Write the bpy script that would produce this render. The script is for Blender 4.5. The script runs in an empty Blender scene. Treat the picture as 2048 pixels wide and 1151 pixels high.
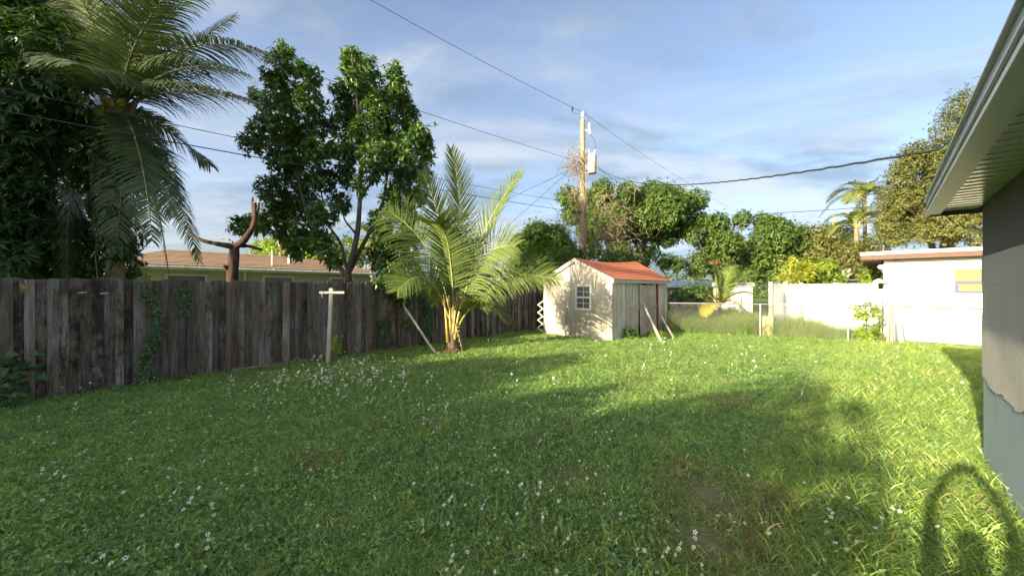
import bpy, math, random
import numpy as np
from mathutils import Vector, Matrix

SEED = 7
rng = np.random.default_rng(SEED)
random.seed(SEED)
scene = bpy.context.scene
C = scene.collection

# ------------------------------------------------------------------ camera
F, CX, CY, CAM_H = 750.0, 1024.0, 574.0, 1.69
cam_data = bpy.data.cameras.new('camera')
cam_data.sensor_width = 36.0
cam_data.lens = F / 2048.0 * 36.0
cam_data.clip_end = 2000
cam_data.clip_start = 0.05
cam = bpy.data.objects.new('camera', cam_data)
cam.location = (0, 0, CAM_H)
cam.rotation_euler = (math.radians(90), 0, 0)
C.objects.link(cam)
scene.camera = cam

# ------------------------------------------------------------------ sky and sun
SUN_AZ, SUN_EL = math.radians(49.6), math.radians(15.5)      # light travels towards this azimuth (from +Y to +X)
world = bpy.data.worlds.new('World')
scene.world = world
world.use_nodes = True
wn, wl = world.node_tree.nodes, world.node_tree.links
wn.clear()
w_out = wn.new('ShaderNodeOutputWorld')
w_bg = wn.new('ShaderNodeBackground')
w_bg.inputs['Strength'].default_value = 0.076
sky = wn.new('ShaderNodeTexSky')
sky.sky_type = 'NISHITA'
sky.sun_disc = False
sky.sun_elevation = SUN_EL
sky.sun_rotation = SUN_AZ + math.pi
sky.air_density = 0.65
sky.dust_density = 4.5
sky.ozone_density = 0.7
tc = wn.new('ShaderNodeTexCoord')
sep = wn.new('ShaderNodeSeparateXYZ')
wl.new(tc.outputs['Generated'], sep.inputs[0])
def wmath(op, a, b=None, clamp=False):
    n = wn.new('ShaderNodeMath'); n.operation = op; n.use_clamp = clamp
    for i, v in enumerate((a, b)):
        if v is None: continue
        if isinstance(v, (int, float)): n.inputs[i].default_value = v
        else: wl.new(v, n.inputs[i])
    return n.outputs[0]
zc = wmath('ADD', wmath('MAXIMUM', sep.outputs[2], 0.0), 0.16)
cxp = wmath('DIVIDE', sep.outputs[0], zc)
cyp = wmath('DIVIDE', sep.outputs[1], zc)
comb = wn.new('ShaderNodeCombineXYZ')
wl.new(cxp, comb.inputs[0]); wl.new(cyp, comb.inputs[1])
def cloud_noise(scale, rot, stretch, loc, detail, rough, dist):
    mp = wn.new('ShaderNodeMapping')
    mp.inputs['Rotation'].default_value = (0, 0, math.radians(rot))
    mp.inputs['Scale'].default_value = (stretch, 1, 1)
    mp.inputs['Location'].default_value = loc
    wl.new(comb.outputs[0], mp.inputs[0])
    n = wn.new('ShaderNodeTexNoise')
    n.inputs['Scale'].default_value = scale
    n.inputs['Detail'].default_value = detail
    n.inputs['Roughness'].default_value = rough
    n.inputs['Distortion'].default_value = dist
    wl.new(mp.outputs[0], n.inputs['Vector'])
    return n.outputs['Fac']
def wramp(v, a, b):
    m = wn.new('ShaderNodeMapRange'); m.interpolation_type = 'SMOOTHSTEP'
    m.inputs['From Min'].default_value = a; m.inputs['From Max'].default_value = b
    wl.new(v, m.inputs['Value'])
    return m.outputs[0]
CO = (31.7, 9.1)
big = wramp(cloud_noise(0.55, 20, 0.6, (CO[0], CO[1], 0), 6, 0.5, 0.6), 0.30, 0.56)
wisp = wramp(cloud_noise(1.9, 24, 0.45, (0.7, 2.2, 0), 12, 0.60, 0.9), 0.30, 0.68)
puffy = wramp(cloud_noise(2.4, 12, 0.7, (4.7, 6.2, 0), 12, 0.62, 0.5), 0.47, 0.68)
hor = wramp(sep.outputs[2], 0.50, 0.02)
cov = wmath('ADD', wmath('MULTIPLY', big, wmath('ADD', wmath('MULTIPLY', wisp, 0.8), 0.2)), wmath('ADD', wmath('MULTIPLY', wmath('MULTIPLY', wisp, hor), 0.45), wmath('MULTIPLY', puffy, 0.6)), True)
shade = wramp(cloud_noise(1.5, 24, 0.5, (8.0, 4.4, 0), 9, 0.6, 0.5), 0.36, 0.62)
ccol = wn.new('ShaderNodeMix'); ccol.data_type = 'RGBA'
wl.new(shade, ccol.inputs['Factor'])
ccol.inputs['A'].default_value = (0.72, 0.98, 1.24, 1)
ccol.inputs['B'].default_value = (1.85, 2.0, 2.15, 1)
wmix = wn.new('ShaderNodeMix'); wmix.data_type = 'RGBA'
wl.new(wmath('MULTIPLY', cov, 0.74), wmix.inputs['Factor'])
wl.new(sky.outputs[0], wmix.inputs['A'])
wl.new(ccol.outputs['Result'], wmix.inputs['B'])
wl.new(wmix.outputs['Result'], w_bg.inputs['Color'])
wl.new(w_bg.outputs[0], w_out.inputs[0])

sun_data = bpy.data.lights.new('sun', 'SUN')
sun_data.energy = 2.8
sun_data.angle = math.radians(0.55)
sun_data.color = (1.0, 0.84, 0.56)
sun = bpy.data.objects.new('sun', sun_data)
sdir = Vector((math.sin(SUN_AZ) * math.cos(SUN_EL), math.cos(SUN_AZ) * math.cos(SUN_EL), -math.sin(SUN_EL)))
sun.rotation_euler = sdir.to_track_quat('-Z', 'Y').to_euler()
sun.location = (-20, -20, 15)
C.objects.link(sun)

scene.view_settings.view_transform = 'Standard'
scene.view_settings.look = 'None'
scene.view_settings.gamma = 1.0
scene.view_settings.use_curve_mapping = False
scene.view_settings.exposure = 2.5
scene.render.engine = 'CYCLES'
scene.cycles.use_denoising = True
scene.cycles.max_bounces = 5
scene.cycles.diffuse_bounces = 3
scene.cycles.adaptive_threshold = 0.03
scene.cycles.transmission_bounces = 4
scene.cycles.transparent_max_bounces = 6
scene.cycles.caustics_reflective = False
scene.cycles.caustics_refractive = False
scene.cycles.sample_clamp_indirect = 4.0

# ------------------------------------------------------------------ helpers
def PX(x, y, Z):
    return Vector(((x - CX) / F * Z, Z, CAM_H + (CY - y) / F * Z))
def GND(x, y):
    Z = F * CAM_H / (y - CY)
    return Vector(((x - CX) / F * Z, Z, 0.0))

def tag(o, label=None, cat=None, group=None, kind=None):
    if label: o['label'] = label
    if cat: o['category'] = cat
    if group: o['group'] = group
    if kind: o['kind'] = kind
    return o

def empty(name, loc=(0, 0, 0), label=None, cat=None, group=None):
    o = bpy.data.objects.new(name, None)
    o.empty_display_size = 0.2
    o.location = loc
    C.objects.link(o)
    return tag(o, label, cat, group)

def make_mesh(name, chunks, smooth=False):
    """chunks: list of (V (n,3), Fidx (m,k))"""
    me = bpy.data.meshes.new(name)
    Vs, loops, starts, totals, off, lo = [], [], [], [], 0, 0
    for V, Fi in chunks:
        V = np.asarray(V, dtype=np.float32).reshape(-1, 3)
        Fi = np.asarray(Fi, dtype=np.int32)
        if Fi.size == 0: continue
        k = Fi.shape[1]
        Vs.append(V); loops.append((Fi + off).ravel())
        starts.append(lo + np.arange(Fi.shape[0], dtype=np.int32) * k)
        totals.append(np.full(Fi.shape[0], k, dtype=np.int32))
        off += V.shape[0]; lo += Fi.size
    V = np.concatenate(Vs); L = np.concatenate(loops); S = np.concatenate(starts); T = np.concatenate(totals)
    me.vertices.add(len(V)); me.vertices.foreach_set('co', V.ravel())
    me.loops.add(len(L)); me.loops.foreach_set('vertex_index', L)
    me.polygons.add(len(S)); me.polygons.foreach_set('loop_start', S)
    me.polygons.foreach_set('loop_total', T)
    me.update(calc_edges=True)
    me.validate()
    me.polygons.foreach_set('use_smooth', np.full(len(me.polygons), bool(smooth)))
    return me

def obj(name, chunks, mat, parent=None, smooth=False, origin=None):
    """mesh object; world-space chunks; parent is an unrotated empty or object at a pure translation"""
    if isinstance(chunks, tuple): chunks = [chunks]
    off = Vector((0, 0, 0))
    if parent is not None:
        p = parent
        while p is not None:
            off += p.location; p = p.parent
    org = Vector(origin) if origin is not None else (off if parent is not None else Vector((0, 0, 0)))
    o_ = np.array(org, dtype=np.float32)
    me = make_mesh(name, [(np.asarray(V, dtype=np.float32).reshape(-1, 3) - o_, Fi) for V, Fi in chunks], smooth)
    if mat: me.materials.append(mat)
    o = bpy.data.objects.new(name, me)
    o.location = org - off
    C.objects.link(o)
    if parent is not None: o.parent = parent
    return o

BOXF = np.array([[0, 1, 2, 3], [7, 6, 5, 4], [0, 4, 5, 1], [1, 5, 6, 2], [2, 6, 7, 3], [3, 7, 4, 0]])
def hexa(b, t):
    """box from 4 bottom points and 4 top points"""
    return (np.array([list(p) for p in b] + [list(p) for p in t], dtype=float), BOXF[:, ::-1])
def box(c, ax, ay, az, sx, sy, sz):
    c, ax, ay, az = (np.array(v, dtype=float) for v in (c, ax, ay, az))
    x, y, z = ax * sx / 2, ay * sy / 2, az * sz / 2
    return hexa([c - x - y - z, c + x - y - z, c + x + y - z, c - x + y - z], [c - x - y + z, c + x - y + z, c + x + y + z, c - x + y + z])
def abox(x0, x1, y0, y1, z0, z1):
    return hexa([(x0, y0, z0), (x1, y0, z0), (x1, y1, z0), (x0, y1, z0)], [(x0, y0, z1), (x1, y0, z1), (x1, y1, z1), (x0, y1, z1)])
def tube(pts, radii, n=8, caps=True):
    pts = np.array([list(p) for p in pts], dtype=float)
    m = len(pts)
    radii = np.full(m, radii) if np.isscalar(radii) else np.asarray(radii, dtype=float)
    T = np.gradient(pts, axis=0)
    T /= np.linalg.norm(T, axis=1, keepdims=True) + 1e-9
    up = np.array([0, 0, 1.0]) if abs(T[0][2]) < 0.9 else np.array([1.0, 0, 0])
    V = []
    a = np.linspace(0, 2 * np.pi, n, endpoint=False)
    n1 = np.cross(T[0], up); n1 /= np.linalg.norm(n1)
    for i in range(m):
        n1 = n1 - T[i] * np.dot(n1, T[i]); n1 /= np.linalg.norm(n1) + 1e-9
        n2 = np.cross(T[i], n1)
        V.append(pts[i] + radii[i] * (np.cos(a)[:, None] * n1 + np.sin(a)[:, None] * n2))
    V = np.concatenate(V)
    Fq = []
    for i in range(m - 1):
        for j in range(n):
            k = (j + 1) % n
            Fq.append([i * n + j, i * n + k, (i + 1) * n + k, (i + 1) * n + j])
    Fq = np.array(Fq)
    if caps and n >= 4:
        ce = []
        for base, rev in ((0, True), ((m - 1) * n, False)):
            for j in range(1, n - 1, 1):
                q = [base, base + j, base + j + 1]
                ce.append(q[::-1] if rev else q)
        return [(V, Fq), (V.copy(), np.array(ce))]
    return [(V, Fq)]
def bez(p0, p1, p2, n=12):
    t = np.linspace(0, 1, n)[:, None]
    p0, p1, p2 = (np.array(list(p), dtype=float) for p in (p0, p1, p2))
    return (1 - t) ** 2 * p0 + 2 * t * (1 - t) * p1 + t ** 2 * p2
def unit(a):
    a = np.asarray(a, dtype=float)
    return a / (np.linalg.norm(a, axis=-1, keepdims=True) + 1e-9)

# ------------------------------------------------------------------ materials
def new_mat(name):
    m = bpy.data.materials.new(name); m.use_nodes = True
    nt = m.node_tree; nt.nodes.clear()
    out = nt.nodes.new('ShaderNodeOutputMaterial')
    return m, nt, out
class NB:
    def __init__(s, nt): s.nt = nt
    def n(s, t, **k):
        x = s.nt.nodes.new(t)
        for a, b in k.items(): setattr(x, a, b)
        return x
    def link(s, a, b): s.nt.links.new(a, b)
    def val(s, sock, v):
        if isinstance(v, (int, float)): sock.default_value = v
        elif isinstance(v, (tuple, list)): sock.default_value = v if len(v) != 3 or sock.type != 'RGBA' else (*v, 1)
        else: s.link(v, sock)
    def math(s, op, a, b=None, clamp=False):
        x = s.n('ShaderNodeMath', operation=op, use_clamp=clamp)
        s.val(x.inputs[0], a)
        if b is not None: s.val(x.inputs[1], b)
        return x.outputs[0]
    def noise(s, vec, scale, detail=4, rough=0.55, dist=0.0, stretch=None):
        if stretch:
            mp = s.n('ShaderNodeMapping'); mp.inputs['Scale'].default_value = stretch
            s.link(vec, mp.inputs[0]); vec = mp.outputs[0]
        x = s.n('ShaderNodeTexNoise')
        s.link(vec, x.inputs['Vector'])
        for k, v in (('Scale', scale), ('Detail', detail), ('Roughness', rough), ('Distortion', dist)): x.inputs[k].default_value = v
        return x.outputs['Fac']
    def mr(s, v, a, b, c=0.0, d=1.0):
        x = s.n('ShaderNodeMapRange')
        s.link(v, x.inputs['Value'])
        for k, q in (('From Min', a), ('From Max', b), ('To Min', c), ('To Max', d)): x.inputs[k].default_value = q
        return x.outputs[0]
    def mix(s, f, a, b, mode='MIX'):
        x = s.n('ShaderNodeMix', data_type='RGBA', blend_type=mode)
        s.val(x.inputs['Factor'], f); s.val(x.inputs['A'], a); s.val(x.inputs['B'], b)
        return x.outputs['Result']
    def ramp(s, v, stops):
        x = s.n('ShaderNodeValToRGB')
        e = x.color_ramp.elements
        while len(e) < len(stops): e.new(0.5)
        for i, (p, c) in enumerate(stops): e[i].position = p; e[i].color = (*c, 1)
        s.link(v, x.inputs[0])
        return x.outputs[0]
    def bump(s, h, strength=0.3, dist=0.01):
        x = s.n('ShaderNodeBump'); x.inputs['Strength'].default_value = strength; x.inputs['Distance'].default_value = dist
        s.link(h, x.inputs['Height'])
        return x.outputs[0]
    def bsdf(s, col, rough=0.7, spec=0.3, metal=0.0, normal=None):
        x = s.n('ShaderNodeBsdfPrincipled')
        s.val(x.inputs['Base Color'], col); s.val(x.inputs['Roughness'], rough)
        x.inputs['Specular IOR Level'].default_value = spec; x.inputs['Metallic'].default_value = metal
        if normal is not None: s.link(normal, x.inputs['Normal'])
        return x.outputs[0]

def leaf_mat(name, stops, rough=0.45, spec=0.35, trans=0.3, tcol=None, patch=0.0, pscale=1.0, boost=1.35):
    m, nt, out = new_mat(name); b = NB(nt)
    geo = b.n('ShaderNodeNewGeometry')
    r = geo.outputs['Random Per Island']
    info = b.n('ShaderNodeObjectInfo')
    r2 = b.math('ADD', b.math('MULTIPLY', r, 0.75), b.math('MULTIPLY', info.outputs['Random'], 0.25))
    if patch:
        pn = b.noise(geo.outputs['Position'], pscale, 3, 0.6)
        r2 = b.math('ADD', r2, b.math('MULTIPLY', b.math('SUBTRACT', pn, 0.5), patch), True)
    stops = [(q, tuple(min(0.8, x * boost) for x in c)) for q, c in stops]
    col = b.ramp(r2, stops)
    p = b.bsdf(col, rough, spec)
    tr = b.n('ShaderNodeBsdfTranslucent')
    tc_ = b.mix(1.0, col, tcol or (1.5, 1.45, 0.55), 'MULTIPLY')
    b.link(tc_, tr.inputs['Color'])
    mx = b.n('ShaderNodeMixShader'); mx.inputs[0].default_value = trans
    b.link(p, mx.inputs[1]); b.link(tr.outputs[0], mx.inputs[2]); b.link(mx.outputs[0], out.inputs[0])
    return m

def plain(name, col, rough=0.6, spec=0.3, var=0.15, scale=6.0, metal=0.0, bump=0.0, stretch=None, dark=None):
    m, nt, out = new_mat(name); b = NB(nt)
    t = b.n('ShaderNodeTexCoord')
    nz = b.noise(t.outputs['Object'], scale, 6, 0.6, 0.2, stretch)
    dk = dark or tuple(c * (1 - 2 * var) for c in col)
    info = b.n('ShaderNodeObjectInfo')
    c = b.mix(b.mr(nz, 0.3, 0.7), dk, tuple(min(1, q * (1 + var * 0.5)) for q in col))
    hv = b.n('ShaderNodeHueSaturation'); b.link(c, hv.inputs['Color'])
    b.link(b.mr(info.outputs['Random'], 0, 1, 1 - var * 0.6, 1 + var * 0.4), hv.inputs['Value'])
    nr = b.bump(nz, bump, 0.01) if bump else None
    b.link(b.bsdf(hv.outputs[0], rough, spec, metal, nr), out.inputs[0])
    return m

def bark_mat(name, c1, c2, scale=8):
    m, nt, out = new_mat(name); b = NB(nt)
    t = b.n('ShaderNodeTexCoord')
    nz = b.noise(t.outputs['Object'], scale, 8, 0.65, 0.4, (1, 1, 0.3))
    b.link(b.bsdf(b.mix(b.mr(nz, 0.32, 0.68), c1, c2), 0.9, 0.15, 0, b.bump(nz, 0.8, 0.03)), out.inputs[0])
    return m

def fence_wood():
    m, nt, out = new_mat('weathered_fence_wood'); b = NB(nt)
    t = b.n('ShaderNodeTexCoord'); info = b.n('ShaderNodeObjectInfo')
    age = b.n('ShaderNodeAttribute', attribute_type='OBJECT', attribute_name='mildew').outputs['Fac']
    geo = b.n('ShaderNodeNewGeometry')
    off = b.n('ShaderNodeVectorMath', operation='ADD'); b.link(geo.outputs['Position'], off.inputs[0])
    sc = b.n('ShaderNodeCombineXYZ')
    b.link(b.math('MULTIPLY', info.outputs['Random'], 37.0), sc.inputs[2]); b.link(sc.outputs[0], off.inputs[1])
    v = off.outputs[0]
    grain = b.noise(v, 30, 8, 0.65, 1.2, (1, 1, 0.045))
    knots = b.noise(v, 9, 5, 0.6, 1.6, (1, 1, 0.28))
    mild = b.noise(v, 7, 9, 0.72, 0.3, (1, 1, 0.55))
    mild2 = b.noise(v, 2.2, 5, 0.6, 0.2, (1, 1, 0.5))
    grey = b.mix(b.mr(grain, 0.3, 0.72), (0.07, 0.064, 0.06), (0.34, 0.33, 0.31))
    brown = b.mix(b.mr(grain, 0.3, 0.7), (0.055, 0.042, 0.034), (0.27, 0.205, 0.16))
    base = b.mix(b.mr(mild2, 0.36, 0.56), grey, brown)
    base = b.mix(b.mr(knots, 0.58, 0.72), base, (0.05, 0.036, 0.03))
    thr = b.math('ADD', b.math('MULTIPLY', mild, 0.65), b.math('MULTIPLY', mild2, 0.35))
    f = b.math('MULTIPLY', b.math('SUBTRACT', b.math('ADD', thr, age), 0.76), 7.0, True)
    col = b.mix(b.math('MULTIPLY', f, 0.88), base, (0.017, 0.015, 0.015))
    hv = b.n('ShaderNodeHueSaturation'); b.link(col, hv.inputs['Color'])
    b.link(b.mr(info.outputs['Random'], 0, 1, 0.5, 1.3), hv.inputs['Value'])
    b.link(b.bsdf(hv.outputs[0], 0.9, 0.15, 0, b.bump(b.math('ADD', grain, mild), 0.7, 0.012)), out.inputs[0])
    return m

def painted_wood(name, col, worn, grime, amount=0.5, scale=5):
    m, nt, out = new_mat(name); b = NB(nt)
    t = b.n('ShaderNodeNewGeometry'); info = b.n('ShaderNodeObjectInfo')
    v = t.outputs['Position']
    n1 = b.noise(v, scale, 8, 0.66, 0.5, (1, 1, 0.25))
    n2 = b.noise(v, 1.1, 5, 0.6, 0.3)
    n3 = b.noise(v, 30, 6, 0.6, 0.6, (1, 1, 0.06))
    c = b.mix(b.mr(n1, 0.42, 0.72), col, worn)
    c = b.mix(b.math('MULTIPLY', b.mr(n2, 0.45, 0.75), amount), c, grime)
    c = b.mix(b.math('MULTIPLY', b.mr(n3, 0.5, 0.75), 0.3), c, grime)
    hv = b.n('ShaderNodeHueSaturation'); b.link(c, hv.inputs['Color'])
    b.link(b.mr(info.outputs['Random'], 0, 1, 0.9, 1.06), hv.inputs['Value'])
    b.link(b.bsdf(hv.outputs[0], 0.75, 0.25, 0, b.bump(n3, 0.3, 0.006)), out.inputs[0])
    return m

def ground_mat():
    m, nt, out = new_mat('lawn_soil'); b = NB(nt)
    g = b.n('ShaderNodeNewGeometry'); v = g.outputs['Position']
    n1 = b.noise(v, 1.3, 8, 0.65); n2 = b.noise(v, 18, 6, 0.6)
    c = b.mix(b.mr(n1, 0.35, 0.65), (0.10, 0.17, 0.05), (0.14, 0.20, 0.06))
    c = b.mix(b.mr(n2, 0.45, 0.75), c, (0.07, 0.06, 0.035))
    # bare sandy spots
    for (px, py, r) in BARE:
        d = b.n('ShaderNodeVectorMath', operation='DISTANCE'); b.link(v, d.inputs[0]); d.inputs[1].default_value = (px, py, 0)
        f = b.mr(b.math('ADD', d.outputs['Value'], b.math('MULTIPLY', n2, 0.5)), r + 0.3, r * 0.3 + 0.15, 0.0, 1.0)
        c = b.mix(b.math('MULTIPLY', f, 0.85, True), c, (0.22, 0.19, 0.11))
    b.link(b.bsdf(c, 0.95, 0.1, 0, b.bump(n2, 0.6, 0.03)), out.inputs[0])
    return m

def roof_mat(name, c1, c2, c3):
    m, nt, out = new_mat(name); b = NB(nt)
    g = b.n('ShaderNodeNewGeometry'); info = b.n('ShaderNodeObjectInfo'); v = g.outputs['Position']
    n1 = b.noise(v, 5, 6, 0.65, 0.2); n2 = b.noise(v, 45, 3, 0.6)
    c = b.mix(b.mr(n1, 0.35, 0.68), c1, c2)
    c = b.mix(b.math('MULTIPLY', b.mr(n2, 0.45, 0.7), 0.5), c, c3)
    hv = b.n('ShaderNodeHueSaturation'); b.link(c, hv.inputs['Color'])
    b.link(b.mr(info.outputs['Random'], 0, 1, 0.88, 1.1), hv.inputs['Value'])
    b.link(b.bsdf(hv.outputs[0], 0.9, 0.15, 0, b.bump(n2, 0.4, 0.01)), out.inputs[0])
    return m

def glass_mat(name, col):
    m, nt, out = new_mat(name); b = NB(nt)
    t = b.n('ShaderNodeNewGeometry')
    nz = b.noise(t.outputs['Position'], 6, 4, 0.6)
    b.link(b.bsdf(b.mix(nz, col, tuple(c * 1.4 for c in col)), 0.08, 0.6), out.inputs[0])
    return m

BARE = [(1.66, 3.05, 0.36), (1.30, 2.45, 0.26), (0.55, 3.4, 0.12), (-1.9, 3.6, 0.14), (3.2, 5.6, 0.2)]
M = {}
M['ground'] = ground_mat()
M['fence'] = fence_wood()
M['shed'] = painted_wood('shed_paint', (0.55, 0.52, 0.45), (0.46, 0.425, 0.355), (0.29, 0.26, 0.215), 0.7)
M['shed_trim'] = painted_wood('shed_trim_paint', (0.42, 0.42, 0.39), (0.34, 0.33, 0.30), (0.2, 0.19, 0.17), 0.5)
M['door'] = painted_wood('shed_door_boards', (0.50, 0.44, 0.38), (0.36, 0.30, 0.25), (0.20, 0.155, 0.125), 0.55, 7)
M['rust'] = plain('rust_red_wood', (0.22, 0.07, 0.04), 0.9, 0.1, 0.3, 12)
M['red_roof'] = roof_mat('red_shingle', (0.58, 0.205, 0.115), (0.50, 0.165, 0.095), (0.36, 0.125, 0.08))
M['brown_roof'] = roof_mat('brown_shingle', (0.34, 0.225, 0.15), (0.40, 0.28, 0.19), (0.27, 0.175, 0.12))
M['white'] = plain('white_paint', (0.78, 0.77, 0.74), 0.55, 0.3, 0.06, 3, dark=(0.70, 0.69, 0.65))
M['white_metal'] = plain('white_metal', (0.72, 0.72, 0.7), 0.4, 0.4, 0.1, 8)
M['cream'] = plain('cream_wall', (0.50, 0.47, 0.36), 0.8, 0.2, 0.08, 2)
M['vinyl'] = plain('white_vinyl', (0.74, 0.75, 0.76), 0.35, 0.4, 0.03, 2, dark=(0.70, 0.71, 0.72))
M['glass'] = glass_mat('window_glass', (0.10, 0.11, 0.12))  # pane colour lightened to stand in for reflection
M['dark'] = plain('interior_shade_black', (0.015, 0.014, 0.013), 0.9, 0.1, 0.1)
M['pole'] = bark_mat('utility_pole_wood', (0.20, 0.17, 0.125), (0.36, 0.31, 0.23), 6)
M['galv'] = plain('galvanised_steel', (0.42, 0.43, 0.43), 0.42, 0.5, 0.15, 20, metal=0.6)
M['grey_metal'] = plain('grey_metal', (0.34, 0.37, 0.39), 0.5, 0.4, 0.12, 4)
M['grey_pale'] = plain('pale_grey_sheet', (0.52, 0.52, 0.50), 0.6, 0.3, 0.1, 3)
M['wire'] = plain('black_cable', (0.025, 0.025, 0.027), 0.6, 0.3, 0.1)
M['lumber'] = bark_mat('raw_lumber', (0.36, 0.28, 0.18), (0.56, 0.46, 0.32), 10)
M['lumber_pale'] = bark_mat('pale_weathered_stick', (0.33, 0.31, 0.26), (0.52, 0.49, 0.43), 9)
M['lumber_grey'] = bark_mat('grey_weathered_stick', (0.20, 0.17, 0.13), (0.40, 0.35, 0.28), 9)
M['brown_band'] = plain('brown_fascia_paint', (0.105, 0.055, 0.04), 0.6, 0.3, 0.08)
M['blue'] = plain('blue_sash_paint', (0.022, 0.05, 0.16), 0.4, 0.4, 0.05)
M['blind'] = plain('cream_blind', (0.22, 0.185, 0.095), 0.7, 0.2, 0.05)
M['house_wall'] = painted_wood('slate_blue_stucco', (0.34, 0.43, 0.49), (0.31, 0.40, 0.46), (0.24, 0.30, 0.34), 0.75, 3)
M['house_lath'] = painted_wood('ribbed_grey_coat', (0.46, 0.455, 0.42), (0.40, 0.40, 0.37), (0.50, 0.47, 0.41), 0.5, 4)
M['house_top'] = painted_wood('house_dark_grey', (0.085, 0.09, 0.095), (0.07, 0.075, 0.08), (0.10, 0.10, 0.10), 0.5, 3)
M['fascia'] = plain('grey_aluminium_fascia', (0.42, 0.46, 0.47), 0.45, 0.4, 0.06, 3)
M['soffit'] = plain('aluminium_soffit', (0.62, 0.62, 0.56), 0.22, 0.5, 0.06, 3)
M['rust_iron'] = plain('brown_rusty_rail', (0.24, 0.15, 0.11), 0.7, 0.3, 0.2, 10)

M['bark'] = bark_mat('grey_bark', (0.085, 0.072, 0.06), (0.23, 0.20, 0.165))
M['bark_red'] = bark_mat('reddish_bark', (0.022, 0.015, 0.012), (0.105, 0.066, 0.05))
M['palm_bark'] = bark_mat('palm_bark', (0.12, 0.085, 0.055), (0.32, 0.25, 0.17), 12)
M['dead_twig'] = plain('dead_vine_twig', (0.30, 0.235, 0.165), 0.9, 0.1, 0.3, 9)

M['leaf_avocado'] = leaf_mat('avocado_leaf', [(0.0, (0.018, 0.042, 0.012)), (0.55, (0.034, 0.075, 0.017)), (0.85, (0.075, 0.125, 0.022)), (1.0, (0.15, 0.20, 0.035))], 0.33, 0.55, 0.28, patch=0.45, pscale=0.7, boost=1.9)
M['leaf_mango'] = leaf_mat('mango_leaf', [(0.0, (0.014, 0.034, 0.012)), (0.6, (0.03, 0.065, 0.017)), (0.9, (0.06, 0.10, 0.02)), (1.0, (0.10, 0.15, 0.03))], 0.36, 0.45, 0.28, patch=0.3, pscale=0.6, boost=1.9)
M['leaf_ficus'] = leaf_mat('ficus_leaf', [(0.0, (0.045, 0.10, 0.014)), (0.5, (0.08, 0.16, 0.02)), (1.0, (0.16, 0.25, 0.035))], 0.4, 0.4, 0.3, patch=0.3, pscale=0.6)
M['leaf_bright'] = leaf_mat('broad_tree_leaf', [(0.0, (0.04, 0.085, 0.018)), (0.5, (0.085, 0.145, 0.03)), (1.0, (0.17, 0.23, 0.055))], 0.42, 0.4, 0.3, patch=0.5, pscale=0.35)
M['leaf_mid'] = leaf_mat('round_leaf', [(0.0, (0.038, 0.08, 0.018)), (0.5, (0.075, 0.125, 0.028)), (1.0, (0.15, 0.20, 0.05))], 0.42, 0.4, 0.3, patch=0.4, pscale=0.4)
M['leaf_olive'] = leaf_mat('olive_leaf', [(0.0, (0.05, 0.065, 0.022)), (0.5, (0.10, 0.115, 0.035)), (1.0, (0.19, 0.185, 0.06))], 0.5, 0.3, 0.3, patch=0.4, pscale=0.4)
M['leaf_yellow'] = leaf_mat('yellow_striped_leaf', [(0.0, (0.10, 0.15, 0.02)), (0.5, (0.28, 0.30, 0.03)), (1.0, (0.42, 0.40, 0.06))], 0.4, 0.4, 0.3)
M['leaf_lime'] = leaf_mat('lime_leaf', [(0.0, (0.07, 0.13, 0.02)), (0.5, (0.13, 0.21, 0.025)), (1.0, (0.24, 0.30, 0.05))], 0.42, 0.4, 0.3, patch=0.4, pscale=0.5)
M['leaf_red'] = leaf_mat('red_flower', [(0.0, (0.16, 0.05, 0.03)), (0.5, (0.10, 0.10, 0.03)), (1.0, (0.30, 0.10, 0.06))], 0.6, 0.2, 0.3)
M['leaf_ivy'] = leaf_mat('ivy_leaf', [(0.0, (0.022, 0.055, 0.018)), (0.7, (0.05, 0.10, 0.03)), (0.93, (0.09, 0.15, 0.035)), (1.0, (0.22, 0.24, 0.04))], 0.4, 0.4, 0.25)
M['frond'] = leaf_mat('coconut_frond', [(0.0, (0.03, 0.05, 0.024)), (0.6, (0.055, 0.08, 0.034)), (1.0, (0.10, 0.12, 0.055))], 0.42, 0.45, 0.15, boost=1.5, tcol=(1.1, 1.15, 0.6))
M['frond_young'] = leaf_mat('young_frond', [(0.0, (0.05, 0.08, 0.02)), (0.6, (0.085, 0.13, 0.028)), (1.0, (0.16, 0.20, 0.045))], 0.45, 0.35, 0.28, boost=1.1)
M['frond_far'] = leaf_mat('far_frond', [(0.0, (0.07, 0.10, 0.025)), (0.6, (0.13, 0.165, 0.035)), (1.0, (0.22, 0.24, 0.06))], 0.4, 0.4, 0.3)
M['frond_yellow'] = leaf_mat('yellowing_frond', [(0.0, (0.16, 0.15, 0.025)), (0.6, (0.32, 0.27, 0.035)), (1.0, (0.46, 0.36, 0.06))], 0.45, 0.4, 0.35)
M['frond_dead'] = leaf_mat('dry_frond', [(0.0, (0.09, 0.07, 0.05)), (1.0, (0.22, 0.18, 0.13))], 0.7, 0.2, 0.2, tcol=(1, 0.9, 0.7))
M['rachis'] = plain('frond_rib', (0.30, 0.29, 0.09), 0.45, 0.4, 0.15, 5)
M['rachis_gold'] = plain('golden_frond_stalk', (0.46, 0.33, 0.08), 0.42, 0.45, 0.2, 5)
M['rachis_dark'] = plain('old_frond_rib', (0.15, 0.16, 0.075), 0.5, 0.4, 0.15, 5)
M['dead_leaf'] = plain('dead_orange_leaf', (0.42, 0.22, 0.07), 0.8, 0.2, 0.2, 8)

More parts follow.
